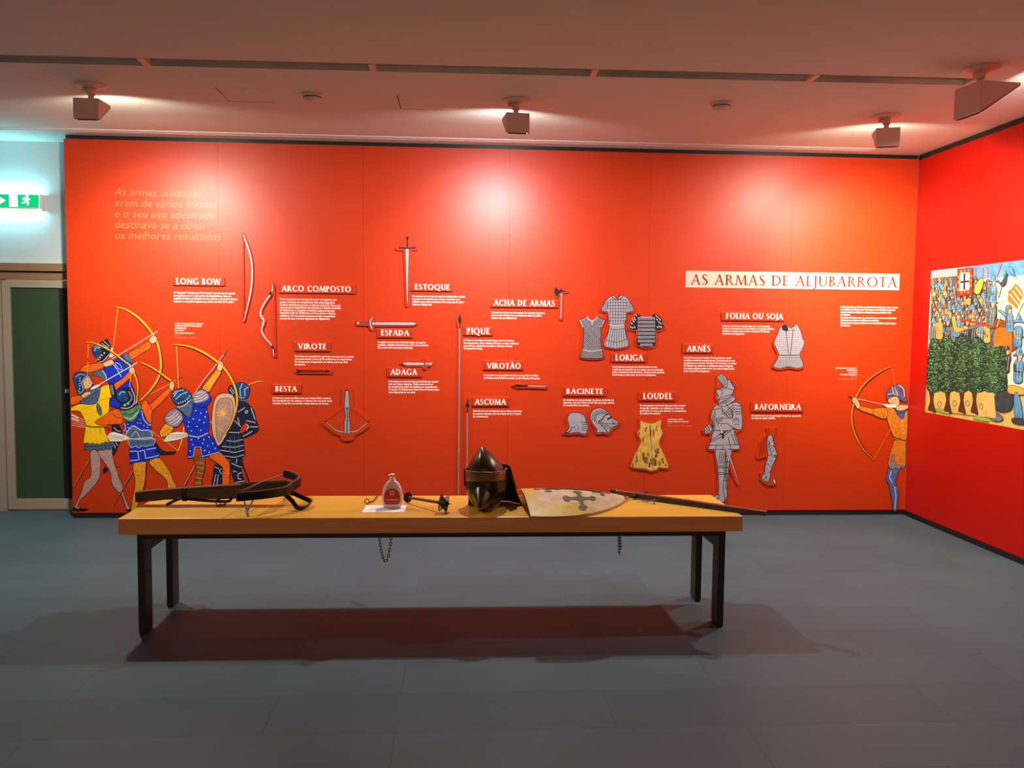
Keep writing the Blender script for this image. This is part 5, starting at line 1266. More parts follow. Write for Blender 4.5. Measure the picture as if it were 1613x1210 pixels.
c_=Cut('dagger_cutout',655,585,'raised cut-out of a small dagger above the ADAGA plate')
c_.board(k7).slab([(605,898),(650,880),(748,882),(748,868),(765,860),(780,870),(782,884),(800,884),(810,900),(800,916),(780,918),(776,934),(762,938),(748,930),(748,918),(650,918)],CB,RED,sm=False).build('backing_board',c_.t)
c_.art(k7).fill([(614,898),(650,889),(756,892),(756,909),(650,910)],LGREY,sm=False,line=DG).strokes([[(640,899),(750,900)]],4,GREY).build('blade',c_.t)
c_.art(k7).strokes([[(763,872),(763,928)]],7,I['wood']).dots([(763,872),(763,928)],6,I['wood'],8).strokes([[(765,900),(797,900)]],11,GREY).dots([(800,900)],8,LGREY,8).build('hilt',c_.t)

c_=Cut('pike_cutout',724,786,'raised cut-out of a very tall pike left of the PIQUE plate')
b=c_.board(k8); b.slab([(138,283),(150,300),(162,345),(158,375),(150,390),(143,1480),(118,1480),(125,390),(118,375),(116,345),(128,300)],CB,RED,sm=False); b.build('backing_board',c_.t)
c_.art(k8).strokes([[(137,380),(130,1480)]],9,DG).strokes([[(137,380),(130,1480)]],5,GREY).build('shaft',c_.t)
c_.art(k8).fill([(139,294),(150,342),(142,366),(141,392),(135,392),(136,366),(127,342)],DG,sm=False).build('spearhead',c_.t)
c_=Cut('spear_cutout',736,786,'raised cut-out of a shorter spear left of the ASCUMA plate')
b=c_.board(k8); b.slab([(187,822),(197,840),(210,880),(205,905),(200,930),(197,1480),(172,1480),(172,930),(168,905),(164,880),(176,840)],CB,RED,sm=False); b.build('backing_board',c_.t)
c_.art(k8).strokes([[(186,920),(183,1480)]],9,DG).strokes([[(186,920),(183,1480)]],5,GREY).build('shaft',c_.t)
c_.art(k8).fill([(187,834),(194,870),(203,886),(192,897),(190,930),(183,930),(182,897),(172,886),(180,870)],DG,sm=False).build('spearhead',c_.t)

c_=Cut('short_spear_cutout',833,613,'raised cut-out of a short horizontal spear under the VIROTÃO paragraph')
c_.board(k8).slab([(464,757),(500,744),(550,742),(690,745),(696,762),(690,777),(550,772),(500,774)],CB,RED,sm=False).build('backing_board',c_.t)
c_.art(k8).strokes([[(550,758),(688,761)]],12,DG).strokes([[(570,758),(686,761)]],7,GREY).build('shaft',c_.t)
c_.art(k8).fill([(472,758),(505,749),(545,753),(575,757),(545,764),(505,768)],DG,sm=False).build('spearhead',c_.t)

c_=Cut('axe_cutout',883,504,'raised cut-out of a battle axe right of the ACHA DE ARMAS plate')
b=c_.board(k8); b.slab([(733,140),(745,124),(765,138),(785,132),(795,142),(830,156),(828,166),(796,170),(792,335),(780,344),(768,335),(770,180),(752,204),(738,190),(728,165)],CB,RED,sm=False); b.build('backing_board',c_.t)
c_.art(k8).strokes([[(784,140),(780,328)]],11,DG).strokes([[(784,165),(780,326)]],6,GREY).build('handle',c_.t)
c_.art(k8).fill([(742,135),(750,130),(764,148),(788,150),(822,158),(788,164),(772,170),(762,186),(748,192),(738,165)],DG,sm=False).build('axe_head',c_.t)

# mail and plate shirts
def shirt(name,px,py,lab,fr,outline,off,drawf):
    c_=Cut(name,px,py,lab)
    c_.board(fr).slab(offset(smooth(outline,True,2),off),CB,RED,sm=False).build('backing_board',c_.t)
    a=c_.art(fr); drawf(a,outline); a.build('garment',c_.t); return c_
o1=[(130,432),(190,405),(245,380),(270,420),(330,455),(385,425),(415,384),(470,405),(527,440),(500,505),(470,580),(480,670),(468,760),(490,900),(512,1040),(400,1065),(260,1062),(140,1036),(175,900),(182,760),(188,680),(186,580),(155,510)]
def d1(a,o):
    a.fill(o,DG)
    a.strokes(rows_in(offset(o,-12),21,45,.2),6,GREY).strokes(rows_in(offset(o,-12),21,-45,.2),5,GREY)
    a.stroke([(245,385),(270,425),(330,460),(385,430),(415,388)],14,LGREY).strokes([[(330,460),(330,520)]],12,LGREY).strokes([[(130,440),(188,560)],[(525,446),(470,560)]],9,LGREY).stroke([(180,915),(320,940),(490,915)],11,LGREY)
shirt('mail_shirt_cutout',932,568,'raised cut-out of a dark sleeveless mail shirt, leftmost of three shirts',kl,o1,12,d1)
o2=[(478,290),(510,200),(570,110),(650,55),(690,65),(730,112),(780,55),(850,68),(920,130),(960,200),(992,290),(940,318),(880,330),(868,440),(842,500),(852,560),(880,700),(912,840),(830,880),(720,897),(600,882),(518,842),(560,700),(600,560),(600,500),(588,420),(578,328),(530,312)]
def d2(a,o):
    a.fill(o,GREY,line=DG,lw=1)
    torso=[(590,120),(870,120),(875,300),(850,500),(600,500),(580,300)]
    a.strokes(rows_in(torso,48,0),8,DG).strokes(rows_in(torso,42,90),7,DG)
    a.strokes([[(530,180),(500,300)],[(555,150),(535,312)],[(578,140),(560,320)],[(900,130),(945,310)],[(880,150),(915,320)],[(930,160),(975,295)]],8,DG)
    a.stroke([(600,515),(720,545),(845,515)],14,LGREY).stroke([(595,530),(720,560),(850,530)],6,DG).stroke([(600,570),(720,595),(855,570)],9,DG)
    for k in range(9):
        u=k/8; a.strokes([[(600+250*u,580+20*sin(pi*u)),(540+350*u,850+40*sin(pi*u))]],8,DG)
    a.stroke([(560,760),(720,800),(885,745)],8,DG).stroke([(640,70),(700,120),(735,125),(770,110),(830,70)],9,DG)
shirt('scale_tunic_cutout',969,551,'raised cut-out of a grey scale tunic with pleated skirt, tallest of three shirts',kl,o2,18,d2)
o3=[(918,580),(940,520),(960,460),(1000,390),(1042,342),(1100,376),(1200,386),(1280,372),(1342,346),(1400,390),(1442,440),(1445,500),(1476,570),(1372,616),(1340,600),(1336,830),(1260,872),(1180,888),(1100,862),(1030,822),(1042,700),(1045,600),(1000,612)]
def d3(a,o):
    a.fill(o,DG)
    for j in range(8):
        y=420+j*60
        for i in range(14):
            x=1060+i*20
            if j==7 and (i<2 or i>11): continue
            a.strokes([[(x,y-22),(x+2,y+20)]],12,GREY)
    for (x,y) in [(975,440),(1000,410),(1030,370),(960,500),(990,470),(1015,440),(945,560),(975,570),(1005,560),(1350,380),(1380,410),(1410,440),(1360,440),(1390,480),(1420,500),(1370,560),(1400,550),(1430,560)]:
        a.strokes([[(x-12,y-14),(x+10,y+12)]],15,LGREY)
    a.stroke([(1100,392),(1190,400),(1280,390)],12,LGREY)
shirt('lamellar_shirt_cutout',1017,549,'raised cut-out of a short sleeved plate shirt, rightmost of three shirts',kl,o3,18,d3)
o4=[(720,400),(745,385),(790,410),(825,385),(838,400),(858,440),(868,480),(880,505),(862,560),(848,590),(870,640),(868,672),(820,678),(772,670),(720,680),(672,668),(690,630),(708,590),(690,545),(676,510),(700,450)]
def d4(a,o):
    a.fill(o,GREY,line=DG,lw=1)
    body=[(705,430),(860,430),(875,505),(848,580),(708,580),(680,510)]
    for r in rows_in(body,15,0):
        n=int((r[1][0]-r[0][0])/13); a.strokes([[(r[0][0]+i*13+4,r[0][1]),(r[0][0]+i*13+9,r[0][1])] for i in range(n)],4,DG)
    a.strokes([[(755,420),(772,580)],[(805,420),(785,590)],[(708,592),(848,592)]],4,DG)
    a.strokes(rows_in([(705,600),(848,600),(866,668),(680,668)],11,0,.1),2.5,DG)
    a.fill([(725,402),(745,388),(768,405),(768,432),(735,425)],DG).strokes([[(780,405),(782,435)],[(795,405),(797,435)],[(810,398),(812,432)],[(825,392),(828,425)]],3,DG)
shirt('brigandine_cutout',1242,582,'raised cut-out of a studded grey body armour under the FOLHA OU SOJA plate',kc3,o4,11,d4)

# helmets
hA=[(85,467),(145,390),(140,330),(125,280),(137,220),(180,182),(300,182),(360,222),(386,290),(380,322),(410,332),(416,400),(390,472),(350,482),(290,462),(200,467)]
def dh1(a,o):
    a.fill(o,GREY,line=DG,lw=1)
    a.strokes([[(320,318),(382,322)],[(330,350),(408,345)],[(325,378),(414,372)],[(325,405),(412,400)],[(325,430),(405,430)],[(150,390),(100,460)],[(185,395),(150,460)]],8,DG).stroke([(230,380),(235,420),(225,460)],6,DG).stroke([(265,350),(275,400),(262,455)],6,DG).stroke([(200,385),(150,450),(90,465)],14,DG,taper=[.2,1,.6]).strokes([[(320,185),(310,225)],[(140,390),(230,380)]],6,DG)
c_=shirt('helmet_cutout',906,686,'raised cut-out of a round grey helmet, left of the two under BACINETE',kb,hA,24,dh1)
hB=[(447,250),(455,190),(490,140),(560,112),(640,130),(700,180),(732,230),(762,262),(852,322),(800,372),(740,412),(702,472),(640,457),(540,462),(540,410),(500,362),(465,310)]
def dh2(a,o):
    a.fill(o,GREY,line=DG,lw=1)
    a.stroke([(480,290),(480,220),(540,160),(620,150),(690,195)],8,DG).stroke([(505,310),(505,230),(560,180),(630,175),(695,200)],8,DG).stroke([(545,345),(520,290),(530,230),(580,195),(640,190)],8,DG)
    a.stroke([(560,310),(620,270),(650,220),(705,200)],16,DG).strokes([[(685,275),(750,245)]],26,DG).stroke([(570,310),(680,340),(845,325)],9,DG).stroke([(560,320),(620,370),(700,465)],12,DG)
    a.strokes([[(620,355),(790,375)],[(640,375),(770,395)],[(660,395),(740,410)],[(600,330),(820,345)]],6,DG).dots([(760,300),(785,310),(770,325)],7,DG)
c_=shirt('visored_helmet_cutout',950,685,'raised cut-out of a pointed visored helmet, right of the two under BACINETE',kb,hB,24,dh2)

# quilted tunic
CRM=ink('quilted_cream',222,184,92,26,(190,136,40),.8); BRN=ink('stain_brown',104,70,26,60,(150,104,40),.8)
o5=[(1150,292),(1210,312),(1290,328),(1370,316),(1420,286),(1450,292),(1442,400),(1472,460),(1420,580),(1430,650),(1482,760),(1552,930),(1500,962),(1420,950),(1380,982),(1300,1002),(1230,972),(1100,960),(1020,930),(1080,760),(1160,600),(1150,540),(1108,460),(1150,400)]
def d5(a,o):
    a.fill(o,CRM,line=BRN,lw=.8)
    random.seed(3)
    for (x,y,l,w) in [(1200,800,120,40),(1230,850,90,60),(1350,880,110,56),(1365,760,120,40),(1400,720,90,36),(1300,870,80,30),(1100,830,120,22),(1040,920,60,30),(1480,860,90,26),(1420,900,70,30),(1330,460,100,22),(1380,400,80,20),(1240,420,70,22),(1180,560,60,22),(1140,470,50,24),(1520,920,40,24),(1270,920,70,34),(1250,770,60,26)]:
        a.stroke([(x+random.uniform(-14,14),y-l/2),(x+random.uniform(-18,18),y),(x+random.uniform(-10,10),y+l/2)],w,BRN,taper=[.2,1,.7,1.1,.3])
    a.stroke([(1288,350),(1295,450),(1300,550)],18,DG,taper=[.4,1,.6]).stroke([(1300,550),(1315,700),(1325,960)],9,I['slate']).strokes([[(1330,420+22*k),(1350,424+22*k)] for k in range(6)],8,BRN).stroke([(1120,700),(1095,800),(1085,940)],9,BRN)
c_=shirt('quilted_tunic_cutout',1022,745,'raised cut-out of a stained yellow quilted tunic under the LOUDEL plate',kb,o5,20,d5)

# suit of armour
c_=Cut('armour_cutout',1138,788,'raised cut-out of a standing knight in grey plate armour under ARNÊS')
c_.board(ka).slab([(158,175),(162,70),(212,38),(260,60),(320,108),(335,180),(322,240),(338,262),(338,300),(385,308),(408,360),(412,500),(402,562),(372,578),(345,590),(388,720),(376,742),(312,748),(296,850),(382,1050),(366,1072),(345,1052),(280,905),(268,1170),(252,1210),(180,1216),(128,1172),(168,1140),(174,1000),(158,880),(143,752),(85,748),(78,712),(103,620),(108,592),(58,606),(34,570),(54,520),(108,488),(104,420),(128,350),(178,308),(150,280)],CB,RED,sm=False).build('backing_board',c_.t)
def ap(nm,outs,lines=(),lw=5,fillm=GREY):
    a=c_.art(ka)
    for o in outs: a.fill(o,fillm,line=DG,lw=1)
    if lines: a.strokes(lines,lw,DG)
    a.build(nm,c_.t)
ap('leg_armour',[[(238,738),(302,738),(276,900),(262,1080),(258,1172),(226,1176)]],[[(245,800),(290,795)],[(240,850),(285,850)],[(240,900),(275,905)],[(235,960),(270,960)],[(232,1020),(266,1020)],[(250,760),(245,1000)],[(262,820),(252,1100)]],7)
ap('leg_armour',[[(155,738),(242,738),(232,890),(236,960),(226,1100),(240,1206),(182,1206),(185,1100),(180,960),(174,890)]],[[(172,890),(235,890)],[(176,905),(236,905)],[(180,950),(236,950)],[(200,760),(180,870)],[(220,760),(200,870)],[(235,770),(215,870)],[(182,965),(236,965)]],6)
ap('shoe',[[(140,1168),(170,1150),(188,1155),(186,1180),(150,1180)]])
ap('gauntlet',[[(55,550),(75,525),(105,508),(130,530),(130,556),(100,592),(65,592)]],[[(70,535),(95,580)],[(85,525),(110,575)],[(60,560),(90,590)],[(105,515),(125,555)],[(110,510),(132,545)]],6)
ap('skirt',[[(150,563),(300,548),(330,590),(377,722),(300,737),(100,737),(93,717),(120,640)]],[[(100,700),(370,695)],[(110,672),(200,630),(300,570)],[(105,660),(190,610),(290,560)],[(160,705),(160,735)],[(225,705),(225,735)],[(290,702),(290,735)],[(300,600),(340,700)],[(320,600),(365,700)],[(270,620),(285,695)]],6)
ap('breastplate',[[(138,362),(180,330),(262,338),(300,380),(310,480),(300,560),(150,562),(133,500),(113,440)]],[[(130,380),(215,360)],[(125,420),(140,540)],[(138,400),(150,550)],[(150,385),(158,480)],[(215,360),(220,420)],[(215,365),(260,440),(310,450)]],6)
ap('arm_armour',[[(262,338),(332,310),(372,320),(392,360),(400,500),(387,557),(330,547),(262,505),(215,505),(165,490),(175,455),(230,450),(310,450),(300,380)]],[[(225,420),(320,330)],[(235,430),(330,350)],[(255,435),(330,370)],[(280,435),(325,395)],[(330,340),(385,345)],[(330,370),(390,370)],[(330,395),(392,395)],[(335,415),(395,415)],[(312,470),(345,450),(370,470)],[(315,490),(345,460),(372,490)],[(330,510),(370,510)],[(170,475),(220,455)],[(175,490),(225,470)]],6)
ap('neck',[[(198,278),(300,245),(312,290),(196,338)]])
ap('gorget',[[(183,332),(215,305),(262,288),(326,258),(330,290),(250,340),(190,347)]],[[(190,338),(300,290)],[(255,300),(250,340)],[(200,320),(290,275)]],5)
ap('helmet',[[(170,186),(250,165),(262,110),(300,120),(327,160),(322,200),(300,247),(265,272),(210,282),(163,276),(185,250),(168,230)]],[[(170,188),(245,185),(255,170)],[(170,196),(215,196)],[(215,200),(225,225),(200,250)],[(255,180),(320,200)],[(185,272),(300,240)],[(290,120),(318,165)],[(300,125),(325,175)]],6)
ap('plume',[[(172,92),(190,60),(215,52),(252,90),(266,160),(235,172),(200,125)]],[[(190,65),(225,110),(245,160)],[(205,58),(238,105),(255,155)],[(180,82),(215,125),(235,168)]],5)
a=c_.art(ka).stroke([(222,640),(300,850),(370,1060)],13,DG,taper=[1,1,.4]).stroke([(222,640),(300,850),(368,1055)],8,LGREY,taper=[1,1,.3]).stroke([(185,500),(205,550),(222,600)],22,DG).stroke([(187,505),(205,550),(220,595)],14,LGREY).stroke([(190,600),(225,595),(245,570)],12,DG).stroke([(222,600),(225,640)],20,DG); a.build('sword',c_.t)

# leg armour
c_=Cut('leg_armour_cutout',1210,765,'raised cut-out of a patterned armoured leg under the BAFORNEIRA paragraph')
c_.board(kf).slab([(268,150),(320,115),(335,160),(350,152),(410,125),(435,200),(400,330),(420,450),(457,580),(412,680),(382,800),(378,900),(432,980),(437,1045),(310,1066),(200,1004),(165,950),(180,900),(165,860),(235,840),(250,700),(278,605),(130,642),(108,602),(150,500),(160,400),(200,300),(290,220)],CB,RED,sm=False).build('backing_board',c_.t)
lo=[(290,300),(345,245),(385,330),(410,450),(447,580),(402,680),(352,800),(332,920),(327,990),(300,1002),(200,977),(210,900),(240,850),(260,720),(298,600),(285,450)]
a=c_.art(kf).fill(lo,GREY,line=DG,lw=1.2)
random.seed(5)
for k in range(150):
    x=random.uniform(210,440); y=random.uniform(270,985)
    pin=hatch(lo,4,0)
    ok_=any(abs(r[0][1]-y)<3 and r[0][0]+14<x<r[1][0]-14 for r in pin)
    if ok_: a.stroke([(x-9,y+random.uniform(-12,12)),(x+9,y+random.uniform(-10,10))],random.uniform(8,16),(DG,I['gsteel'],DG,LGREY)[k%4])
a.stroke([(310,340),(325,480),(360,560)],9,DG).stroke([(330,590),(380,570),(440,590)],14,DG).stroke([(300,620),(345,590),(400,560)],10,LGREY).dots([(362,400)],20,LGREY,10).build('leg',c_.t)
c_.art(kf).fill([(375,967),(400,960),(418,980),(426,1022),(395,1022)],LGREY,line=DG).build('toe_plate',c_.t)
c_.art(kf).strokes([[(285,230),(250,400),(250,560)],[(240,300),(215,430),(210,580)],[(200,350),(180,480),(165,590)],[(305,150),(330,240)],[(425,150),(420,250),(395,320)]],9,I['dred']).build('cloth_folds',c_.t)

# ================================================================ BATTLE PICTURE ON THE RIGHT WALL
RP=RWALLP
m1=crop(1440,400,8.642); m2=crop(1440,540,8.07)
def B(fr): return Art(fr,RP)
yA=6.33; yB_=3.9; zT=1.972; zB=.872
mu=thing('battle_picture',(XR,(yA+yB_)/2,zB),'colourful battle picture with green trees and soldiers on the right wall','picture')
J=dict(sky=ink('mural_cream',240,234,204,8,(236,226,184),.6), blue=ink('mural_light_blue',96,160,198,20,(60,124,170),.7), grey=ink('mural_grey',120,132,128,24,(84,98,98),.8), dgrey=ink('mural_dark_grey',64,76,80,24,(44,54,58),.7),
 ye=ink('mural_yellow',232,184,74,20,(214,158,50),.7), og=ink('mural_orange',214,112,34), rd=ink('mural_red',210,52,22), fl=ink('mural_skin',236,176,128), gr=ink('mural_green',40,92,56,60,(20,44,30),.9), lg=ink('mural_light_green',110,166,104,60,(52,110,66),.8), dk=ink('mural_dark_line',34,36,36),
 sand=ink('mural_sand',224,198,110,14,(204,172,84),.7), mint=ink('mural_mint',150,204,150), tr=ink('mural_trunk',92,54,30), gs=ink('mural_grass',150,184,74), br=ink('mural_brown',128,74,34))
def wq(y0,z0,y1,z1,m,mb):
    RP.k+=1; x=XR-RP.k*RP.step
    mb.add([(x,y0,z0),(x,y1,z0),(x,y1,z1),(x,y0,z1)],[(0,1,2,3)],m)
mb=MB(); wq(yA,zB,yB_,zT,J['sky'],mb); wq(5.9,zT-.10,yB_,zT,J['blue'],mb); wq(yA,zB,yB_,zB+.22,J['sand'],mb); mb.build('picture_sheet',mu)
def soldier(x,y,s,body,helm,shape='cone',fr=m1,face=1):
    a=B(fr); r=random.uniform; lean=r(-14,14)*s
    a.fill([(x-26*s,y+20*s),(x+24*s,y+18*s),(x+46*s,y+60*s),(x+42*s+lean,y+150*s),(x+34*s+lean,y+230*s),(x-38*s+lean,y+230*s),(x-44*s+lean,y+140*s),(x-48*s,y+64*s)],body,line=J['dk'],lw=.7)
    ar=[(x-40*s,y+60*s),(x-30*s+lean,y+120*s),(x+r(10,40)*s+lean,y+r(120,160)*s)]
    a.stroke(ar,24*s,J['dk']).stroke(ar,17*s,J[random.choice(['grey','dgrey','ye','blue'])])
    L=[[(x-20*s+k*13*s+r(-3,3)*s,y+(40+r(0,20))*s),(x-24*s+k*14*s+lean,y+r(150,220)*s)] for k in range(5)]
    a.strokes(L[::2],3.5*s,J['dk']).strokes(L[1::2],6*s,J['lt'])
    a.strokes([[(x-36*s,y+100*s+k*30*s),(x+34*s,y+104*s+k*30*s)] for k in range(3)],3*s,J['dk'])
    if face: a.fill([(x-16*s,y-25*s),(x+26*s,y-25*s),(x+32*s,y-4*s),(x+28*s,y+6*s),(x+14*s,y+30*s),(x-12*s,y+25*s)],J['fl'],line=J['dk'],lw=.5).strokes([[(x+12*s,y-6*s),(x+22*s,y-5*s)],[(x+27*s,y-4*s),(x+24*s,y+6*s)],[(x+12*s,y+15*s),(x+22*s,y+14*s)]],3.4*s,J['br']).strokes([[(x-14*s,y-20*s),(x-8*s,y+26*s)]],10*s,J['dgrey'])
    if shape=='cone': a.fill([(x-34*s,y-16*s),(x-24*s,y-60*s),(x+2*s,y-104*s),(x+26*s,y-60*s),(x+36*s,y-20*s),(x+2*s,y-12*s)],helm,line=J['dk'],lw=.7)
    elif shape=='brim': a.fill([(x-24*s,y-40*s),(x-14*s,y-88*s),(x+4*s,y-112*s),(x+22*s,y-88*s),(x+30*s,y-42*s)],helm,line=J['dk'],lw=.7).fill([(x-56*s,y-18*s),(x-24*s,y-48*s),(x+32*s,y-48*s),(x+60*s,y-14*s),(x,y-26*s)],helm,line=J['dk'],lw=.7)
    else: a.fill([(x-38*s,y+22*s),(x-40*s,y-40*s),(x-4*s,y-78*s),(x+30*s,y-50*s),(x+26*s,y-24*s),(x-8*s,y-20*s),(x-12*s,y+26*s)],helm,line=J['dk'],lw=.7)
    a.strokes([[(x-14*s,y-30*s),(x-2*s,y-84*s)]],7*s,J['lt']).strokes([[(x+8*s,y-32*s),(x+6*s,y-86*s)]],3*s,J['dk'])
    a.build('soldier',mu)
J['lt']=ink('mural_pale_grey',176,188,176)
# crowd ground tone behind the figures
a=B(m1).fill([(240,330),(560,300),(830,330),(1090,420),(1110,900),(1130,1330),(215,1330),(225,900)],J['dgrey'],sm=False)
a.strokes(hatch([(240,330),(560,300),(830,330),(1090,420),(1110,900),(1130,1330),(215,1330)],34,78,.5),9,J['grey']).strokes(hatch([(240,400),(1080,420),(1110,1300),(225,1300)],60,100,.5),7,J['lt']); a.build('crowd_ground',mu)
# lances behind
a=B(m1)
for i,x in enumerate(range(265,560,36)): a.strokes([[(x,245-(x-245)*.11),(x+18,380)]],9,[J['rd'],J['dgrey'],J['br']][i%3])
for x in (838,935,1003): a.strokes([[(x,175),(x+4,330)]],13,J['rd'])
a.strokes([[(1195,135),(1130,320)]],17,J['rd']).strokes([[(1245,635),(1100,680)],[(1210,742),(1080,742)],[(1100,620),(1175,430)]],14,J['ye'])
a.build('lances',mu)
random.seed(21)
crowd=[]
for row in range(7):
    y=385+row*95; n=9+0*row; s=.62+.075*row
    for k in range(10):
        x=258+k*86*(.95+.02*row)+(row%2)*40
        if x>1080-(40 if row<1 else 0): continue
        if row<2 and 570<x<800: continue
        crowd.append((x+random.uniform(-12,12),y+random.uniform(-14,14),s*random.uniform(.92,1.08)))
for i,(x,y,s) in enumerate(crowd):
    b=['grey','dgrey','grey','ye','grey','blue','dgrey'][(i*5+i//3)%7]; h=['grey','dgrey','blue','grey','ye','grey','blue','br','grey'][(i*4+i//5)%9]; sp=['cone','sallet','cone','brim','sallet'][(i*3+i//4)%5]
    soldier(x,y,s,J[b],J[h],sp)
soldier(1075,400,1.1,J['blue'],J['blue'],'brim'); soldier(1060,690,1.35,J['grey'],J['blue'],'brim'); soldier(340,900,1.1,J['ye'],J['grey'],'sallet'); soldier(590,860,1.15,J['blue'],J['grey'],'sallet')
# arms and the red pole
a=B(m1); a.fill([(510,870),(560,860),(590,1000),(700,990),(730,1020),(590,1070),(540,1040)],J['ye'],line=J['dk']).fill([(680,1000),(880,960),(920,975),(720,1040)],J['grey'],line=J['dk']).fill([(660,985),(720,985),(735,1015),(690,1035)],J['fl'],line=J['dk']).build('arms',mu)
B(m1).stroke([(635,890),(900,950),(1150,1010),(1390,1075)],26,J['rd']).stroke([(1160,1130),(1290,1132)],30,J['blue'],taper=[.1,1,.4]).stroke([(1280,1132),(1500,1130)],22,J['rd']).build('red_poles',mu)
# right hand part of the crowd
B(m1).fill([(1090,910),(1180,890),(1300,960),(1340,1080),(1380,1300),(1120,1320),(1110,1100)],J['br'],line=J['dk']).fill([(1100,1040),(1300,1030),(1330,1200),(1300,1400),(1110,1380)],J['og']).build('brown_horse',mu)
soldier(1290,780,1.2,J['blue'],J['grey'],'sallet'); soldier(1420,960,1.3,J['blue'],J['blue'],'brim',face=0)
B(m1).fill([(1140,770),(1200,770),(1260,830),(1230,860),(1190,810)],J['blue'],line=J['dk']).strokes([[(1190,815),(1125,990)]],10,J['ye']).build('axe',mu)
B(m1).strokes([[(1250,220),(1150,590)]],16,J['grey']).fill([(1130,340),(1180,390),(1250,290),(1270,270),(1250,400),(1190,440)],J['dgrey'],line=J['dk']).build('halberd',mu)
B(m1).strokes([[(1360,290),(1490,470)]],22,J['rd']).fill([(1290,170),(1330,190),(1365,280),(1340,290),(1300,240)],J['blue'],line=J['dk']).build('lance',mu)
# square banner with castles, plain stand-in field
RP.k+=1
ban=B(m1)
ban.fill([(590,205),(800,190),(790,555),(575,580)],J['rd'],sm=False,line=J['dk'])
ban.fill([(622,258),(755,250),(750,490),(612,505)],I['wht'],sm=False)
ban.strokes([[(685,265),(680,490)],[(625,385),(750,372)]],26,J['dk'])
for x,y in ((640,235),(745,225),(605,315),(775,300),(595,490),(770,430),(640,530),(735,520),(605,390),(775,360)): ban.strokes([[(x-16,y-8),(x+16,y-10)],[(x-16,y+10),(x+16,y+8)],[(x,y-10),(x,y+10)]],7,J['ye'])
ban.strokes([[(685,215),(690,245)],[(600,375),(622,380)],[(680,500),(685,525)]],16,J['ye'])
ban.build('square_banner',mu)
b2=B(m1); b2.fill([(1370,310),(1560,520),(1400,835),(1250,560)],J['sky'],sm=False,line=J['ye'],lw=1.2)
b2.fill([(1280,510),(1330,470),(1375,400),(1430,440),(1480,520),(1490,560),(1400,755),(1340,690),(1275,640)],J['og'],sm=False)
b2.strokes([[(1300,545),(1420,700)],[(1340,500),(1440,640)],[(1380,450),(1470,570)]],16,J['sky']); b2.build('tower_banner',mu)
B(m1).fill([(830,430),(910,330),(945,380),(890,540),(820,530)],J['ye'],line=J['dk']).build('standard',mu)
# lower right soldiers (frame of the lower crop)
B(m2).fill([(1010,0),(1130,0),(1160,180),(1130,220),(1040,60)],J['og']).strokes([[(1030,10),(1120,160)],[(1060,10),(1145,190)],[(1100,10),(1140,140)]],8,J['ye']).build('orange_flames',mu)
soldier(1330,190,1.35,J['blue'],J['blue'],'brim',m2); soldier(1180,120,1.1,J['dgrey'],J['dgrey'],'sallet',m2)
B(m2).fill([(980,760),(1040,660),(1200,600),(1260,700),(1230,850),(1100,880),(1000,820)],J['dgrey'],line=J['dk']).fill([(1210,540),(1390,580),(1390,660),(1200,640)],J['ye'],line=J['dk']).build('fallen_soldier',mu)
B(m2).fill([(1270,660),(1330,660),(1380,950),(1280,950)],J['blue'],line=J['dk']).fill([(1250,960),(1396,970),(1396,1040),(1260,1020)],J['dgrey'],line=J['dk']).build('fallen_soldier',mu)
B(m2).fill([(940,900),(1040,880),(1130,960),(1080,1000),(980,980)],J['grey'],line=J['dk']).build('fallen_helmet',mu)
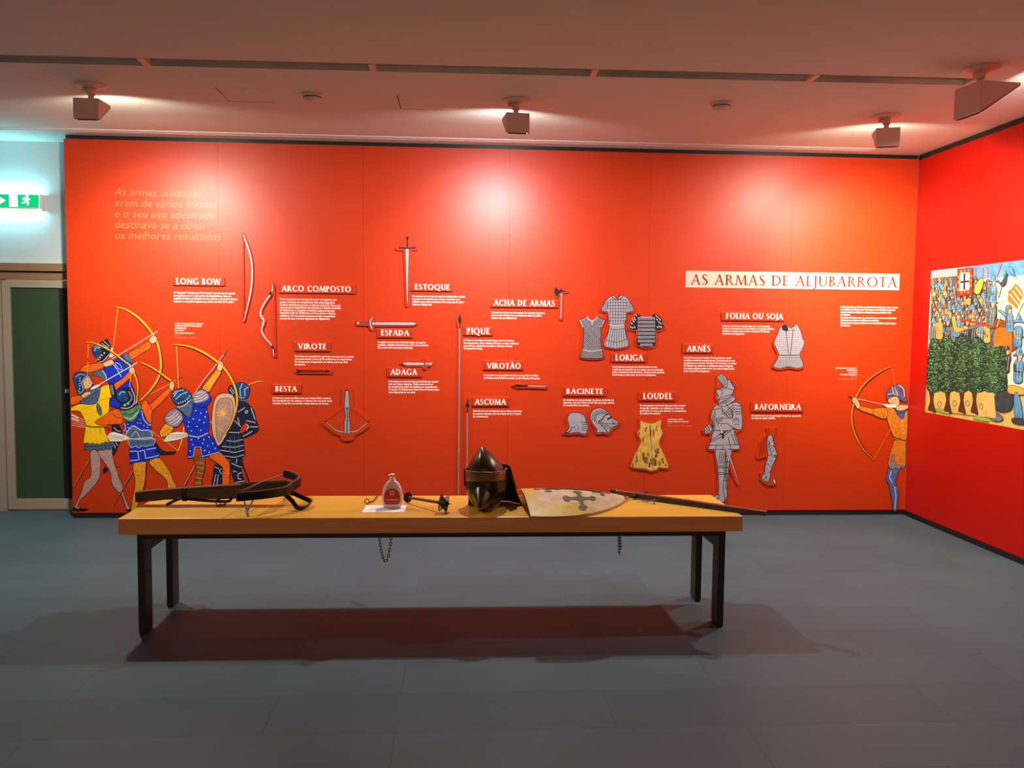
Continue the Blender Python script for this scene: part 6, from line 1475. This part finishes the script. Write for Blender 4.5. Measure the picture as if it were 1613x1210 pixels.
# meadow and trees
B(m2).fill([(150,620),(1010,600),(1040,960),(150,850)],J['sand'],sm=False).fill([(230,850),(320,830),(440,880),(430,905)],J['gs']).fill([(740,960),(850,930),(960,990),(900,1000)],J['gs']).build('meadow',mu)
a=B(m2)
for x in (222,425,605,765): a.fill([(x-30,610),(x+32,610),(x+22,740),(x+50,870+x*.06),(x,850+x*.06),(x-45,830+x*.06),(x-18,740)],J['tr'],line=J['dk'],lw=.6)
for x,y in ((320,780),(515,770),(680,770),(850,810)): a.stroke([(x,y-40),(x+25,y),(x,y+40),(x-25,y),(x,y-40)],6,J['dk'])
a.build('tree_trunks',mu)
random.seed(11)
for i,(x0,x1) in enumerate(((180,330),(330,510),(510,690),(690,900),(880,1150))):
    top_=(-60,-90,-100,-80,60)[i]; o_=[(x0-10,600),(x0-14,300),(x0+10,40+top_*.3),((x0+x1)/2,top_),(x1-10,40+top_*.3),(x1+16,320),(x1+8,600)]
    a=B(m2).fill(o_,J['gr'],line=J['dk'])
    bat={0:[],1:[],2:[]}
    for r in hatch(smooth(o_),15,0,.25):
        x=r[0][0]+4
        while x<r[1][0]-14:
            l=random.uniform(9,22); y=r[0][1]+random.uniform(-5,5); u=(x-x0)/(x1-x0)
            k=random.choices((0,1,2),(3.2 if .25<u<.7 else 1.2,2.6,.9 if .3<u<.6 else .2))[0]
            bat[k].append([(x,y+random.uniform(-3,3)),(x+l*.5,y-5+random.uniform(-3,3)),(x+l,y+random.uniform(-3,3))]); x+=l+random.uniform(1,9)
    for k,c in ((0,'lg'),(1,'dk'),(2,'mint')): a.strokes(bat[k],7.5,J[c])
    a.build('tree',mu)
# the rest of the picture beyond the photograph's edge
def wpix(y,z):
    v=Vector((XR,y,z))-EYE; d=v.dot(FWD); return (PW/2+FPX*v.dot(RGT)/d, PH/2-FPX*v.dot(UPV)/d)
idf=lambda p:p
class RW(Art):
    def _w(s,p):
        x=XR-RP.k*RP.step; return Vector((x,p[0],p[1]))
for k,(y,z,b,h) in enumerate([(4.95,1.62,'grey','blue'),(4.72,1.66,'ye','grey'),(4.5,1.6,'blue','grey'),(4.25,1.64,'grey','og'),(4.05,1.6,'dgrey','blue'),(4.85,1.28,'blue','grey'),(4.6,1.3,'grey','blue'),(4.35,1.26,'ye','dgrey'),(4.1,1.3,'grey','grey'),(5.0,1.0,'dgrey','blue'),(4.7,1.0,'blue','grey'),(4.4,.99,'grey','grey'),(4.12,1.0,'ye','blue')]):
    a=RW(idf,RP); a.sc=1
    f=lambda L:[(y-u*.1,z+v*.1) for u,v in L]
    a.fill(f([(-.9,.2),(.9,.2),(1.2,-1.2),(.8,-1.3),(-.9,-1.3),(-1.2,-1.0)]),J[b]); a.fill(f([(-.4,.2),(.5,.2),(.5,.9),(-.4,.9)]),J['fl']); a.fill(f([(-.7,.8),(0,2.0),(.8,.8),(0,.7)]),J[h]); a.build('soldier',mu)
